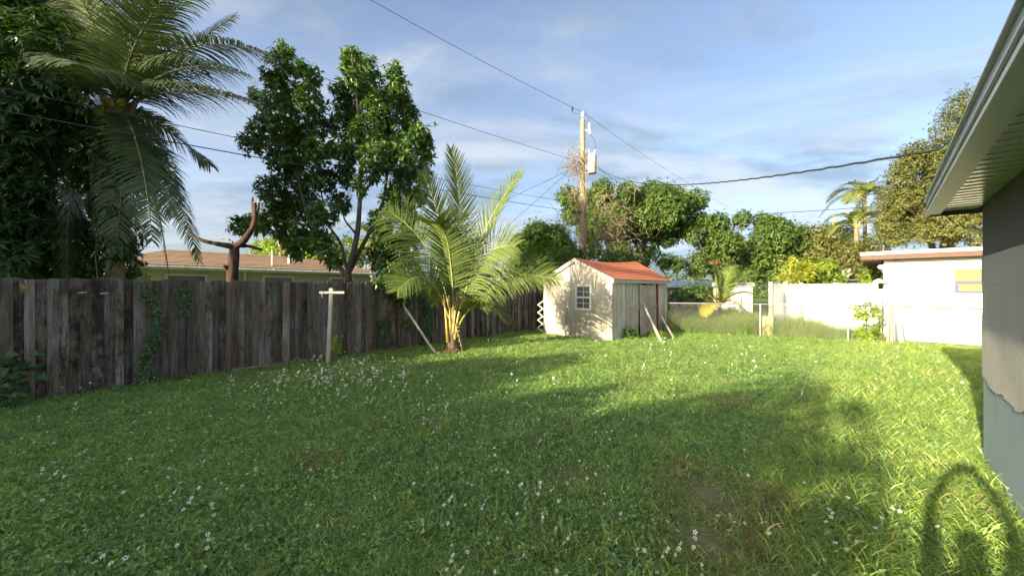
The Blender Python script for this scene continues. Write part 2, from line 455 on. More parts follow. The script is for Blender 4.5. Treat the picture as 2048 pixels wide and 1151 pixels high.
GR = [(0.0, (0.036, 0.066, 0.020)), (0.4, (0.068, 0.112, 0.032)), (0.8, (0.115, 0.160, 0.042)), (0.96, (0.165, 0.19, 0.06)), (1.0, (0.23, 0.20, 0.10))]
M['grass'] = leaf_mat('grass_blade', GR, 0.38, 0.6, 0.42, patch=0.6, pscale=0.9, boost=3.1, tcol=(1.75, 1.5, 0.45))
M['weed'] = leaf_mat('weed_leaf', [(0.0, (0.028, 0.060, 0.020)), (0.5, (0.052, 0.098, 0.030)), (0.9, (0.09, 0.14, 0.042)), (1.0, (0.14, 0.18, 0.07))], 0.34, 0.7, 0.34, patch=0.55, pscale=1.1, boost=3.2, tcol=(1.75, 1.5, 0.45))
M['tall_grass'] = leaf_mat('tall_grass_blade', [(0.0, (0.06, 0.12, 0.025)), (0.5, (0.12, 0.19, 0.045)), (1.0, (0.24, 0.28, 0.10))], 0.5, 0.3, 0.35, patch=0.4, pscale=0.7)
M['tall_dry'] = leaf_mat('dry_grass_blade', [(0.0, (0.16, 0.13, 0.06)), (0.6, (0.30, 0.25, 0.13)), (1.0, (0.20, 0.24, 0.08))], 0.6, 0.2, 0.3, tcol=(1.2, 1.1, 0.7), boost=1.2)
M['petal'] = plain('white_petal', (0.80, 0.80, 0.78), 0.6, 0.2, 0.03)
M['flower_eye'] = plain('yellow_flower_eye', (0.55, 0.33, 0.03), 0.7, 0.2, 0.1)

# ------------------------------------------------------------------ vegetation builders
def leaves(P, D, N, L, W, curve=0.18, fold=0.22):
    """n leaves, each four triangles folded along the midrib"""
    P, D, N = (np.asarray(a, dtype=float) for a in (P, D, N))
    n = len(P)
    L = np.broadcast_to(L, (n,)).astype(float)[:, None]; W = np.broadcast_to(W, (n,)).astype(float)[:, None]
    D = unit(D); S = unit(np.cross(D, N)); N = np.cross(S, D)
    a = P
    m = P + D * L * 0.48 + N * L * 0.03
    l = P + D * L * 0.42 + S * W * 0.5 + N * W * fold
    r = P + D * L * 0.42 - S * W * 0.5 + N * W * fold
    t = P + D * L - N * L * curve
    V = np.stack([a, l, m, r, t], axis=1).reshape(-1, 3)
    base = np.arange(n)[:, None, None] * 5
    Fi = (np.array([[0, 1, 2], [0, 2, 3], [1, 4, 2], [2, 4, 3]])[None] + base).reshape(-1, 3)
    return (V, Fi)

def rand_dirs(n, r=None):
    v = (r or rng).normal(size=(n, 3))
    return unit(v)

def whorls(P, A, k, L, W, spread=1.0, droop=0.25, rv=0.3, curve=0.18):
    """k leaves round each tip P pointing along axis A"""
    n = len(P)
    A = unit(A)
    P = np.repeat(P, k, axis=0); A = np.repeat(A, k, axis=0)
    th = rng.uniform(0, 2 * np.pi, n * k)
    ref = np.where(np.abs(A[:, 2:3]) < 0.9, np.array([[0, 0, 1.0]]), np.array([[1.0, 0, 0]]))
    u = unit(np.cross(A, ref)); v = np.cross(A, u)
    R = np.cos(th)[:, None] * u + np.sin(th)[:, None] * v
    D = unit(R * spread * rng.uniform(0.6, 1.3, (n * k, 1)) + A * rng.uniform(0.1, 0.9, (n * k, 1)) + np.array([0, 0, -droop]) + rng.normal(size=(n * k, 3)) * 0.15)
    N = unit(A * 0.8 + np.array([0, 0, 0.6]) + rng.normal(size=(n * k, 3)) * 0.35)
    sc = rng.uniform(1 - rv, 1 + rv, n * k)
    return leaves(P + R * 0.01 - A * rng.uniform(0, 0.1, (n * k, 1)), D, N, L * sc, W * sc, curve)

def puff_points(c, r, n, shell=0.55):
    d = rand_dirs(n)
    rad = rng.uniform(shell ** 3, 1.0, n) ** (1 / 3.0)
    rad = np.where(rng.uniform(size=n) < 0.24, rad * rng.uniform(1.0, 1.5, n), rad)
    c = np.array(list(c)); r = np.broadcast_to(np.asarray(r, dtype=float), (3,))
    P = c + d * rad[:, None] * r
    return P, unit(d * 0.8 + np.array([0, 0, 0.55]))

def limb(p0, p1, r0, r1, n=7, wob=0.06, sides=7):
    p0 = np.array(list(p0)); p1 = np.array(list(p1))
    t = np.linspace(0, 1, n)[:, None]
    L = np.linalg.norm(p1 - p0)
    w = rng.normal(size=(n, 3)) * wob * L * np.sin(np.pi * t)
    mid = np.array([0, 0, 1.0]) * 0.06 * L * np.sin(np.pi * t)
    return tube(p0 + (p1 - p0) * t + w * 0.6 - mid, np.linspace(r0, r1, n), sides)

def puff_tree(name, label, cat, base, puffs, leafmat, barkmat, trunk_r, fork_h, dens, k, L, W, group=None, shell=0.5, droop=0.2, spread=1.0, forks=4, part='crown', curve=0.18, limbs=True):
    """puffs: (centre, radius); dens whorls per square metre of puff surface"""
    base = Vector(base)
    root = empty(name, base, label, cat, group)
    chunks = []
    for c, r in puffs:
        r3 = np.broadcast_to(np.asarray(r, dtype=float), (3,))
        area = 4 * np.pi * (np.prod(r3) ** (2 / 3.0))
        n = max(6, int(dens * area))
        P, A = puff_points(c, r3, n, shell)
        chunks.append(whorls(P, A, k, L, W, spread, droop, curve=curve))
    cr = obj(part, chunks, leafmat, root); cr['kind'] = 'stuff'
    if limbs:
        top = np.array([base.x, base.y, fork_h])
        tr = limb(np.array(base) + np.array([0, 0, -0.1]), top, trunk_r, trunk_r * 0.75, 6, 0.02, 10)
        obj('trunk', tr, barkmat, root, True)
        cs = np.array([list(c) for c, r in puffs])
        # group the puffs into main limbs
        order = np.argsort(np.arctan2(cs[:, 1] - base.y, cs[:, 0] - base.x))
        for grp in np.array_split(order, forks):
            if len(grp) == 0: continue
            g = cs[grp].mean(axis=0)
            j = top * 0.45 + g * 0.55
            ch = limb(top - np.array([0, 0, 0.1]), j, trunk_r * 0.55, trunk_r * 0.3, 7, 0.05)
            for i in grp:
                ch += limb(j, cs[i], trunk_r * 0.27, trunk_r * 0.07, 5, 0.06, 5)
            obj('branch', ch, barkmat, root, True)
    return root

def frond(root, p0, p1, p2, mat, rib, n=46, Lf=0.85, Wf=0.035, hang=0.5, up=None, vee=0.25, start=0.16, r0=0.03, fwd=0.55, name='frond', seg=5):
    """pinnate palm leaf along a quadratic curve"""
    m = 26
    pts = bez(p0, p1, p2, m)
    rib_ch = tube(pts, np.linspace(r0, 0.005, m), 6, caps=False)
    out = unit(np.array([p2[0] - p0[0], p2[1] - p0[1], 0.0]) + 1e-6)
    T = unit(np.gradient(pts, axis=0))
    upv = np.array([0, 0, 1.0]) - 0.6 * out if up is None else np.array(up, dtype=float)
    chunks = []
    ts = np.linspace(start, 0.995, n)
    for sgn in (-1, 1):
        t = np.clip(ts + rng.normal(size=n) * 0.004, 0.02, 0.999)
        f = t * (m - 1); i0 = np.clip(f.astype(int), 0, m - 2); fr = (f - i0)[:, None]
        P = pts[i0] * (1 - fr) + pts[i0 + 1] * fr
        Tt = unit(T[i0] * (1 - fr) + T[i0 + 1] * fr)
        Nn = unit(upv - Tt * (Tt @ upv)[:, None])
        S = np.cross(Tt, Nn) * sgn
        q = (t - start) / (1 - start)
        prof = 0.45 + 0.55 * np.sin(np.pi * np.clip(q * 0.75 + 0.22, 0, 1))
        prof = prof * np.where(q > 0.8, 1 - (q - 0.8) * 2.2, 1)
        LL = Lf * prof * rng.uniform(0.88, 1.08, n)
        fw = fwd + 0.75 * q ** 2
        D = unit(S + Tt * fw[:, None] + Nn * vee + rng.normal(size=(n, 3)) * 0.05)
        cur = P.copy(); rows = []
        hg = hang * rng.uniform(0.7, 1.35, n)
        for s in range(seg + 1):
            w = Wf * (1.0 - (s / seg)) ** 0.6 * (0.55 if s == 0 else 1.0) * rng.uniform(0.9, 1.1)
            wd = unit(np.cross(D, np.cross(Tt, D)) * 0.35 + np.cross(D, Nn + 0.15 * sgn * Tt))
            wd = unit(np.cross(D, Nn))
            rows.append(np.stack([cur - wd * w / 2, cur + wd * w / 2], axis=1))
            cur = cur + D * (LL / seg)[:, None]
            D = unit(D + np.array([0, 0, -1.0]) * (hg * 0.62 * (s + 1) / seg)[:, None] + rng.normal(size=(n, 3)) * 0.02)
        V = np.stack(rows, axis=1)            # n, seg+1, 2, 3
        Vf = V.reshape(-1, 3)
        b = np.arange(n)[:, None] * (seg + 1) * 2
        Fi = []
        for s in range(seg):
            Fi.append(np.concatenate([b + 2 * s, b + 2 * s + 1, b + 2 * s + 3, b + 2 * s + 2], axis=1))
        chunks.append((Vf, np.concatenate(Fi)))
    o = obj(name, chunks, mat, root)
    obj('rib', rib_ch, rib, o, True)
    return o

def wire(name, pts, r, label, sag=0.0, group='overhead lines', mat=None, n=40, twist=0):
    out = []
    for i in range(len(pts) - 1):
        a, b = np.array(list(pts[i])), np.array(list(pts[i + 1]))
        t = np.linspace(0, 1, n)[:, None]
        p = a + (b - a) * t - np.array([0, 0, 1.0]) * 4 * sag * t * (1 - t)
        out.append(p if i == 0 else p[1:])
    p = np.concatenate(out)
    if twist:
        ph = np.linspace(0, twist * 2 * np.pi, len(p))
        p[:, 2] += np.sin(ph) * r * 0.5
    o = obj(name, tube(p, r, 5), mat or M['wire'], None, True, origin=p[0])
    return tag(o, label, 'cable', group)

# scatter object: one mesh of points that instances small clumps (for uncountable ground cover)
def scatter(name, P, rot, scl, idx, templates, label, cat):
    col = bpy.data.collections.new(name + '_clumps')
    for i, (me) in enumerate(templates):
        col.objects.link(bpy.data.objects.new('clump_%03d_%s' % (i, name), me))
    me = bpy.data.meshes.new(name)
    me.vertices.add(len(P)); me.vertices.foreach_set('co', np.asarray(P, dtype=np.float32).ravel())
    a = me.attributes.new('rot', 'FLOAT_VECTOR', 'POINT'); a.data.foreach_set('vector', np.asarray(rot, dtype=np.float32).ravel())
    a = me.attributes.new('scl', 'FLOAT', 'POINT'); a.data.foreach_set('value', np.asarray(scl, dtype=np.float32))
    a = me.attributes.new('idx', 'INT', 'POINT'); a.data.foreach_set('value', np.asarray(idx, dtype=np.int32))
    o = bpy.data.objects.new(name, me); C.objects.link(o)
    ng = bpy.data.node_groups.new(name + '_scatter', 'GeometryNodeTree')
    ng.interface.new_socket('Geometry', in_out='INPUT', socket_type='NodeSocketGeometry')
    ng.interface.new_socket('Geometry', in_out='OUTPUT', socket_type='NodeSocketGeometry')
    gi, go = ng.nodes.new('NodeGroupInput'), ng.nodes.new('NodeGroupOutput')
    ip = ng.nodes.new('GeometryNodeInstanceOnPoints')
    ci = ng.nodes.new('GeometryNodeCollectionInfo')
    ci.inputs['Collection'].default_value = col
    ci.inputs['Separate Children'].default_value = True
    ci.inputs['Reset Children'].default_value = True
    def attr(nm, ty):
        x = ng.nodes.new('GeometryNodeInputNamedAttribute'); x.data_type = ty; x.inputs['Name'].default_value = nm
        return x.outputs['Attribute']
    ng.links.new(gi.outputs[0], ip.inputs['Points'])
    ng.links.new(ci.outputs[0], ip.inputs['Instance'])
    ip.inputs['Pick Instance'].default_value = True
    ng.links.new(attr('idx', 'INT'), ip.inputs['Instance Index'])
    e2r = ng.nodes.new('FunctionNodeEulerToRotation')
    ng.links.new(attr('rot', 'FLOAT_VECTOR'), e2r.inputs[0])
    ng.links.new(e2r.outputs[0], ip.inputs['Rotation'])
    ng.links.new(attr('scl', 'FLOAT'), ip.inputs['Scale'])
    ng.links.new(ip.outputs[0], go.inputs[0])
    md = o.modifiers.new('scatter', 'NODES'); md.node_group = ng
    return tag(o, label, cat, kind='stuff')

def blades(n, rad, h0, h1, w, lean=0.5, seg=3):
    th = rng.uniform(0, 2 * np.pi, n); rr = rad * np.sqrt(rng.uniform(0, 1, n))
    P = np.stack([np.cos(th) * rr, np.sin(th) * rr, np.full(n, -0.01)], axis=1)
    a = rng.uniform(0, 2 * np.pi, n)
    out = np.stack([np.cos(a), np.sin(a), np.zeros(n)], axis=1)
    ln = rng.uniform(0.05, 1.0, n) * lean
    H = rng.uniform(h0, h1, n)
    D = unit(np.array([0, 0, 1.0]) + out * ln[:, None])
    fa = rng.uniform(0, 2 * np.pi, n)
    Wd = np.stack([np.cos(fa), np.sin(fa), np.zeros(n)], axis=1)
    cur = P.copy(); rows = []
    bend = rng.uniform(0.2, 1.0, n) * lean
    for s in range(seg + 1):
        ww = w * (1 - (s / seg) ** 2 * 0.93) * (0.8 if s == 0 else 1)
        rows.append(np.stack([cur - Wd * ww / 2, cur + Wd * ww / 2], axis=1))
        cur = cur + D * (H / seg)[:, None]
        D = unit(D + (out - np.array([0, 0, 0.45])) * (bend * 0.75)[:, None])
    V = np.stack(rows, axis=1).reshape(-1, 3)
    b = np.arange(n)[:, None] * (seg + 1) * 2
    Fi = np.concatenate([np.concatenate([b + 2 * s, b + 2 * s + 1, b + 2 * s + 3, b + 2 * s + 2], axis=1) for s in range(seg)])
    return (V, Fi)

def tmpl(name, parts):
    """parts: list of (chunk, material)"""
    mats = []
    for _, m in parts:
        if m not in mats: mats.append(m)
    me = make_mesh(name, [c for c, _ in parts])
    for m in mats: me.materials.append(m)
    mi = np.concatenate([np.full(len(c[1]), mats.index(m), dtype=np.int32) for c, m in parts])
    if len(mi) == len(me.polygons): me.polygons.foreach_set('material_index', mi)
    return me

def weed_clump(n, rad, h, L, W):
    th = rng.uniform(0, 2 * np.pi, n); rr = rad * np.sqrt(rng.uniform(0, 1, n))
    P = np.stack([np.cos(th) * rr, np.sin(th) * rr, rng.uniform(0.25, 1, n) * h], axis=1)
    A = unit(np.stack([np.cos(th) * 0.4, np.sin(th) * 0.4, np.ones(n)], axis=1) + rng.normal(size=(n, 3)) * 0.3)
    return whorls(P, A, 4, L, W, 1.5, 0.02, 0.35, 0.15)

def flower_tmpl(name, n):
    parts = []
    for i in range(n):
        a = rng.uniform(0, 2 * np.pi); r = rng.uniform(0, 0.05) * (n > 1)
        h = rng.uniform(0.10, 0.17)
        top = np.array([math.cos(a) * r * 1.5, math.sin(a) * r * 1.5, h])
        st = tube([(math.cos(a) * r * 0.4, math.sin(a) * r * 0.4, 0), top * np.array([0.8, 0.8, 0.55]), top], 0.0016, 3, caps=False)[0]
        parts.append((st, M['weed']))
        tilt = unit(np.array([rng.normal() * 0.35, rng.normal() * 0.35 - 0.15, 1.0]))
        k = 5
        th = np.arange(k) * 2 * np.pi / k + rng.uniform(0, 6)
        u = unit(np.cross(tilt, [1, 0, 0.1])); v = np.cross(tilt, u)
        D = np.cos(th)[:, None] * u + np.sin(th)[:, None] * v + tilt * 0.15
        parts.append((leaves(np.repeat(top[None], k, 0) + D * 0.003, D, np.repeat(tilt[None], k, 0), rng.uniform(0.011, 0.015), 0.0095, 0.05, 0.05), M['petal']))
        e = top + tilt * 0.003
        ring = e + 0.004 * (np.cos(th)[:, None] * u + np.sin(th)[:, None] * v)
        V = np.concatenate([ring, (e + tilt * 0.004)[None]])
        parts.append(((V, np.array([[j, (j + 1) % k, k] for j in range(k)])), M['flower_eye']))
    return tmpl(name, parts)

# ------------------------------------------------------------------ layout frames
FD = np.array([0.650, 0.760, 0.0]); FN = np.array([0.760, -0.650, 0.0])      # wooden fence direction, normal to the yard
F0 = np.array([-7.36, 5.60, 0.0])
def FP(s, d=0.0, z=0.0): return F0 + FD * s + FN * d + np.array([0, 0, z])
E1 = np.array([0.7046, 0.7096, 0.0]); E2 = np.array([0.7096, -0.7046, 0.0])   # dark house: along, to the right
def HP(s, u, z=0.0): return E1 * s + E2 * u + np.array([0, 0, z])
UZ = np.array([0, 0, 1.0])
ST = np.array([math.sin(SUN_AZ), math.cos(SUN_AZ), 0.0]); SN = np.array([math.cos(SUN_AZ), -math.sin(SUN_AZ), 0.0])

# ------------------------------------------------------------------ ground
g = obj('ground', [(np.array([[-600, -300, 0], [600, -300, 0], [600, 900, 0], [-600, 900, 0]]), np.array([[0, 1, 2, 3]]))], M['ground'])
tag(g, kind='structure')

# ------------------------------------------------------------------ the dark house on the right
HS1, HU, HEAVE_U, HEAVE_S = 5.95, 0.70, 0.335, 6.27
house = empty('dark_house', HP(HS1, HU), 'slate blue house wall with ribbed grey coat and low grey eave at the edge', 'house')
def hbox(s0, s1, u0, u1, z0, z1): return hexa([HP(s0, u0, z0), HP(s0, u1, z0), HP(s1, u1, z0), HP(s1, u0, z0)], [HP(s0, u0, z1), HP(s0, u1, z1), HP(s1, u1, z1), HP(s1, u0, z1)])
obj('wall', hbox(-7, HS1, HU, 7.0, -0.1, 2.56), M['house_wall'], house)
obj('upper_wall', [hbox(-7, HS1 + 0.004, HU - 0.006, HU - 0.001, 2.0, 2.56)], M['house_top'], house)  # thin darker grey sheet over the top of the wall
# ribbed coat: horizontal ribs with a ragged lower edge
def lath():
    ss = np.linspace(-2.0, HS1 - 0.01, 150)
    rag = 0.81 + 0.03 * np.sin(ss * 2.1) + 0.018 * np.sin(ss * 7.7 + 1) + 0.008 * np.sin(ss * 19)
    rag += rng.normal(size=len(ss)) * 0.006
    pitch = 0.020; z = np.arange(0.70, 2.0, pitch / 4)
    Z, S = np.meshgrid(z, ss, indexing='ij')
    out = 0.012 + 0.0017 * np.cos(2 * np.pi * Z / pitch) + 0.003 * np.sin(S * 5) * np.sin(Z * 9)
    V = (E1[None, None] * S[..., None] + E2[None, None] * (HU - out)[..., None] + UZ * Z[..., None])
    nz, ns = Z.shape
    Fi = []
    for i in range(nz - 1):
        for j in range(ns - 1):
            if Z[i, j] > rag[j]: Fi.append([i * ns + j, (i + 1) * ns + j, (i + 1) * ns + j + 1, i * ns + j + 1])
    return (V.reshape(-1, 3), np.array(Fi))
obj('ribbed_coat', lath(), M['house_lath'], house)
# eave: fascia with two raised lines, gutter lip, soffit panels, end board
Z0, Z1 = 2.49, 2.655
fas = obj('fascia', hbox(-7, HEAVE_S, HEAVE_U, HEAVE_U + 0.02, Z0, Z1), M['fascia'], house)
obj('fascia_lip', hbox(-7, HEAVE_S + 0.006, HEAVE_U - 0.014, HEAVE_U - 0.001, Z0 - 0.004, Z0 + 0.022), M['fascia'], fas)
obj('fascia_lip', hbox(-7, HEAVE_S + 0.006, HEAVE_U - 0.014, HEAVE_U - 0.001, Z0 + 0.07, Z0 + 0.082), M['fascia'], fas)
obj('drip_edge', hbox(-7, HEAVE_S + 0.012, HEAVE_U - 0.020, HEAVE_U + 0.02, Z1 + 0.001, Z1 + 0.012), M['fascia'], fas)
obj('fascia_return', hbox(-7, HEAVE_S - 0.025, HEAVE_U + 0.021, HEAVE_U + 0.10, Z0 + 0.002, Z0 + 0.02), M['fascia'], house)
n = 46
for i in range(n):
    s0 = HEAVE_S - 0.03 - i * 0.15
    if s0 < -1: break
    obj('soffit_panel', [hbox(s0 - 0.146, s0, HEAVE_U + 0.10, HU - 0.002, Z0 + 0.035, Z0 + 0.043), hbox(s0 - 0.082, s0 - 0.066, HEAVE_U + 0.10, HU - 0.002, Z0 + 0.029, Z0 + 0.036)], M['soffit'], house)
obj('end_board', hbox(HEAVE_S - 0.025, HEAVE_S - 0.004, HEAVE_U + 0.022, 7.2, Z0 - 0.01, Z1 - 0.004), M['house_top'], house)
obj('roof', hexa([HP(-7, HEAVE_U + 0.03, Z1 + 0.013), HP(-7, 7.2, Z1 + 0.9), HP(HEAVE_S + 0.01, 7.2, Z1 + 0.9), HP(HEAVE_S + 0.01, HEAVE_U + 0.03, Z1 + 0.013)],
                 [HP(-7, HEAVE_U + 0.03, Z1 + 0.04), HP(-7, 7.2, Z1 + 0.94), HP(HEAVE_S + 0.01, 7.2, Z1 + 0.94), HP(HEAVE_S + 0.01, HEAVE_U + 0.03, Z1 + 0.04)]), M['fascia'], house)

# ------------------------------------------------------------------ wooden fence: every board a part
wf = empty('wooden_fence', FP(0), 'tall weathered dark board fence along the left side of the lawn', 'fence')
s = -2.2
i = 0
pick = random.Random(3)
while s < 16.0:
    w = pick.uniform(0.10, 0.148)
    # where the board stands in the photograph (for its own wear)
    px = CX + F * (F0[0] + FD[0] * (s + w / 2)) / (F0[1] + FD[1] * (s + w / 2))
    mil = 0.29 if px < 265 else (0.08 if px < 410 else (0.19 if px < 560 else (0.16 if px < 760 else 0.24)))
    mil += pick.uniform(-0.09, 0.11)
    if 372 < px < 400: mil = -0.10
    if 592 < px < 606: mil = -0.06
    h = 1.83 + pick.uniform(-0.022, 0.018) + (0.008 if px < 400 else 0.0)
    z0 = pick.uniform(-0.05, 0.02)
    d = pick.uniform(0.0, 0.007) + (0.021 if i % 2 else 0)
    tilt = pick.uniform(-0.0022, 0.0022)
    c = 0.022
    warp = pick.uniform(-0.012, 0.012)
    c *= pick.choice((0.25, 0.4, 0.7, 0.9)); prof = [(c * pick.uniform(0.6, 1.5), h), (w - c * pick.uniform(0.6, 1.5), h + pick.uniform(-0.006, 0.006)), (w, h - c * 1.2)]
    zs = [z0, 0.65, 1.25, h - c * 1.3]
    L = [(0.0, z) for z in zs]; R = [(w - pick.uniform(0, 0.004), z) for z in zs]
    poly = R + [(prof[1][0], prof[1][1]), (prof[0][0], prof[0][1])] + L[::-1]
    npol = len(poly)
    V, Fi = [], []
    for th in (0.0, 0.019):
        for (a, z) in poly:
            V.append(FP(s + a + tilt * z, d - th + warp * math.sin(z * 1.7), z))
    V = np.array(V)
    for j in range(npol):
        k = (j + 1) % npol
        Fi.append([j, k, npol + k, npol + j])
    rows = [(0, 9), (1, 8), (2, 7), (3, 6), (4, 5)]
    for a in range(4):
        q = [rows[a][0], rows[a + 1][0], rows[a + 1][1], rows[a][1]]
        Fi.append(q[::-1]); Fi.append([x + npol for x in q])
    o = obj('board', (V, np.array(Fi)), M['fence'], wf)
    o['mildew'] = mil
    s += w - pick.uniform(0.003, 0.010)
    i += 1
for z in (0.35, 1.0, 1.6):
    o = obj('rail', box(FP(6.9, -0.055, z), FD, FN, UZ, 18.2, 0.04, 0.085), M['fence'], wf); o['mildew'] = 0.2
for k in range(8):
    o = obj('post', box(FP(-2 + k * 2.4, -0.125, 0.85), FD, FN, UZ, 0.09, 0.09, 1.75), M['fence'], wf); o['mildew'] = 0.2
# low pale kick board lying along the foot of the boards
kb = obj('foot_board', box(FP(3.35, 0.05, 0.03), FD, FN, UZ, 1.5, 0.02, 0.06), M['lumber_grey'], None, origin=FP(3.9, 0.07))
tag(kb, 'low weathered board lying in the grass along the foot of the dark fence', 'board')

# ------------------------------------------------------------------ garden shed
SA = np.array([1.17, 13.90, 0]); SB = np.array([3.19, 11.96, 0])
SG = unit(SB - SA); SDv = np.array([0.693, 0.721, 0]); GW = float(np.linalg.norm(SB - SA)); DW = 4.49
def SP(a, b, z=0.0): return SA + SG * a + SDv * b + UZ * z
EAVE, APEX, APEXB, SAG = 1.99, 2.68, 2.80, 0.10
shed = empty('garden_shed', SB, 'cream wooden garden shed with orange red gable roof on the lawn', 'shed')
def gtop(a):
    t = a / GW
    return EAVE + (APEX - EAVE) * (1 - abs(t - 0.5) * 2)
def sbox(a0, a1, b0, b1, z0, z1): return hexa([SP(a0, b0, z0), SP(a1, b0, z0), SP(a1, b1, z0), SP(a0, b1, z0)], [SP(a0, b0, z1), SP(a1, b0, z1), SP(a1, b1, z1), SP(a0, b1, z1)])
W0, W1 = 0.515 * GW, 0.715 * GW      # window along the gable
nb = 14; bw = GW / nb
for i in range(nb):
    a0, a1 = i * bw + 0.004, (i + 1) * bw - 0.004
    segs = [(0.0, None)]
    def gb(z0, z1a, z1b): return hexa([SP(a0, 0, z0), SP(a1, 0, z0), SP(a1, 0.03, z0), SP(a0, 0.03, z0)], [SP(a0, 0, z1a), SP(a1, 0, z1b), SP(a1, 0.03, z1b), SP(a0, 0.03, z1a)])
    if W0 - 0.02 < (a0 + a1) / 2 < W1 + 0.02:
        obj('siding_board', [gb(-0.03, 0.98, 0.98), gb(1.76, gtop(a0) - 0.01, gtop(a1) - 0.01)], M['shed'], shed)
    else:
        obj('siding_board', gb(-0.03, gtop(a0) - 0.01, gtop(a1) - 0.01), M['shed'], shed)
obj('inner_wall', [sbox(0.02, GW - 0.02, 0.034, 0.05, 0, 1.97), sbox(GW - 0.05, GW - 0.034, 0.05, 1.15, 0, 1.95), sbox(GW - 0.05, GW - 0.034, 3.45, DW - 0.02, 0, 1.95), sbox(0.0, 0.03, 0.05, DW, 0, 1.95), sbox(0.03, GW - 0.03, DW - 0.04, DW, 0, 1.95)], M['shed'], shed)
obj('gable_seam', sbox(0.32 * GW, 0.5 * GW, -0.008, -0.001, 1.93, 1.955), M['shed_trim'], shed)
# door side
def dbox(b0, b1, z0, z1, out=0.03, off=0.0): return sbox(GW - 0.03 + off, GW - 0.03 + off + out, b0, b1, z0, z1)
for (b0, b1) in ((0.0, 0.30), (0.305, 0.60), (0.605, 0.90)):
    obj('siding_board', dbox(b0 + 0.035, b1, -0.03, EAVE - 0.01), M['shed'], shed)
obj('corner_trim', [sbox(GW - 0.07, GW + 0.018, -0.016, -0.001, -0.02, EAVE - 0.05), sbox(GW + 0.001, GW + 0.018, 0.0, 0.05, -0.02, EAVE - 0.05)], M['shed_trim'], shed)
obj('door_post', dbox(0.92, 1.19, -0.02, EAVE - 0.03, 0.05), M['shed_trim'], shed)
obj('door_jamb', dbox(3.42, 3.56, -0.02, EAVE - 0.06, 0.045), M['rust'], shed)
for (b0, b1) in ((3.57, 4.0), (4.01, 4.46)):
    obj('siding_board', dbox(b0, b1, -0.03, EAVE - 0.01), M['shed'], shed)
obj('door_header', dbox(1.19, 3.42, EAVE - 0.09, EAVE - 0.02, 0.04), M['shed_trim'], shed)
obj('opening_shade_sheet', sbox(GW - 0.30, GW - 0.28, 1.15, 3.5, 0.0, 1.95), M['dark'], shed)  # near-black sheet standing in for the unlit inside of the shed
for k, (b0, b1, lean) in enumerate(((1.21, 1.93, 0.0), (2.0, 3.40, 0.03))):
    leaf = empty('door_leaf', (0, 0, 0)); leaf.parent = shed
    nbd = 3 if k == 0 else 5
    for j in range(nbd):
        q0 = b0 + (b1 - b0) * j / nbd + 0.008; q1 = b0 + (b1 - b0) * (j + 1) / nbd - 0.008
        zt = 1.84 + rng.uniform(-0.05, 0.04); zb = rng.uniform(0.0, 0.06)
        V = hexa([SP(GW - 0.045 + lean, q0 + lean, zb), SP(GW - 0.02 + lean, q0 + lean, zb), SP(GW - 0.02 + lean, q1 + lean, zb), SP(GW - 0.045 + lean, q1 + lean, zb)],
                 [SP(GW - 0.045, q0, zt), SP(GW - 0.02, q0, zt), SP(GW - 0.02, q1, zt), SP(GW - 0.045, q1, zt)])
        obj('door_board', V, M['door'], leaf)
    obj('door_batten', [sbox(GW - 0.014 + lean * 0.7, GW + 0.008 + lean * 0.7, b0 + 0.03, b1 - 0.03, 0.93, 1.05)], M['door'], leaf)
# window
win = obj('window', [sbox(W0 - 0.04, W1 + 0.04, -0.02, 0.03, z0, z1) for z0, z1 in ((0.94, 1.01), (1.73, 1.80), (1.34, 1.40))] + [sbox(a, a + 0.066, -0.019, 0.031, 1.011, 1.729) for a in (W0 - 0.04, W1 - 0.026)], M['white'], shed)
for z0, z1 in ((1.012, 1.339), (1.401, 1.729)):
    obj('pane', sbox(W0 + 0.026, W1 - 0.026, 0.012, 0.018, z0, z1), M['glass'], win)
    mid = (W0 + W1) / 2
    obj('muntin', [sbox(mid - 0.008, mid + 0.008, -0.002, 0.011, z0, z1), sbox(W0 + 0.026, mid - 0.009, -0.001, 0.010, (z0 + z1) / 2 - 0.008, (z0 + z1) / 2 + 0.008), sbox(mid + 0.009, W1 - 0.026, -0.001, 0.010, (z0 + z1) / 2 - 0.008, (z0 + z1) / 2 + 0.008)], M['white'], win)
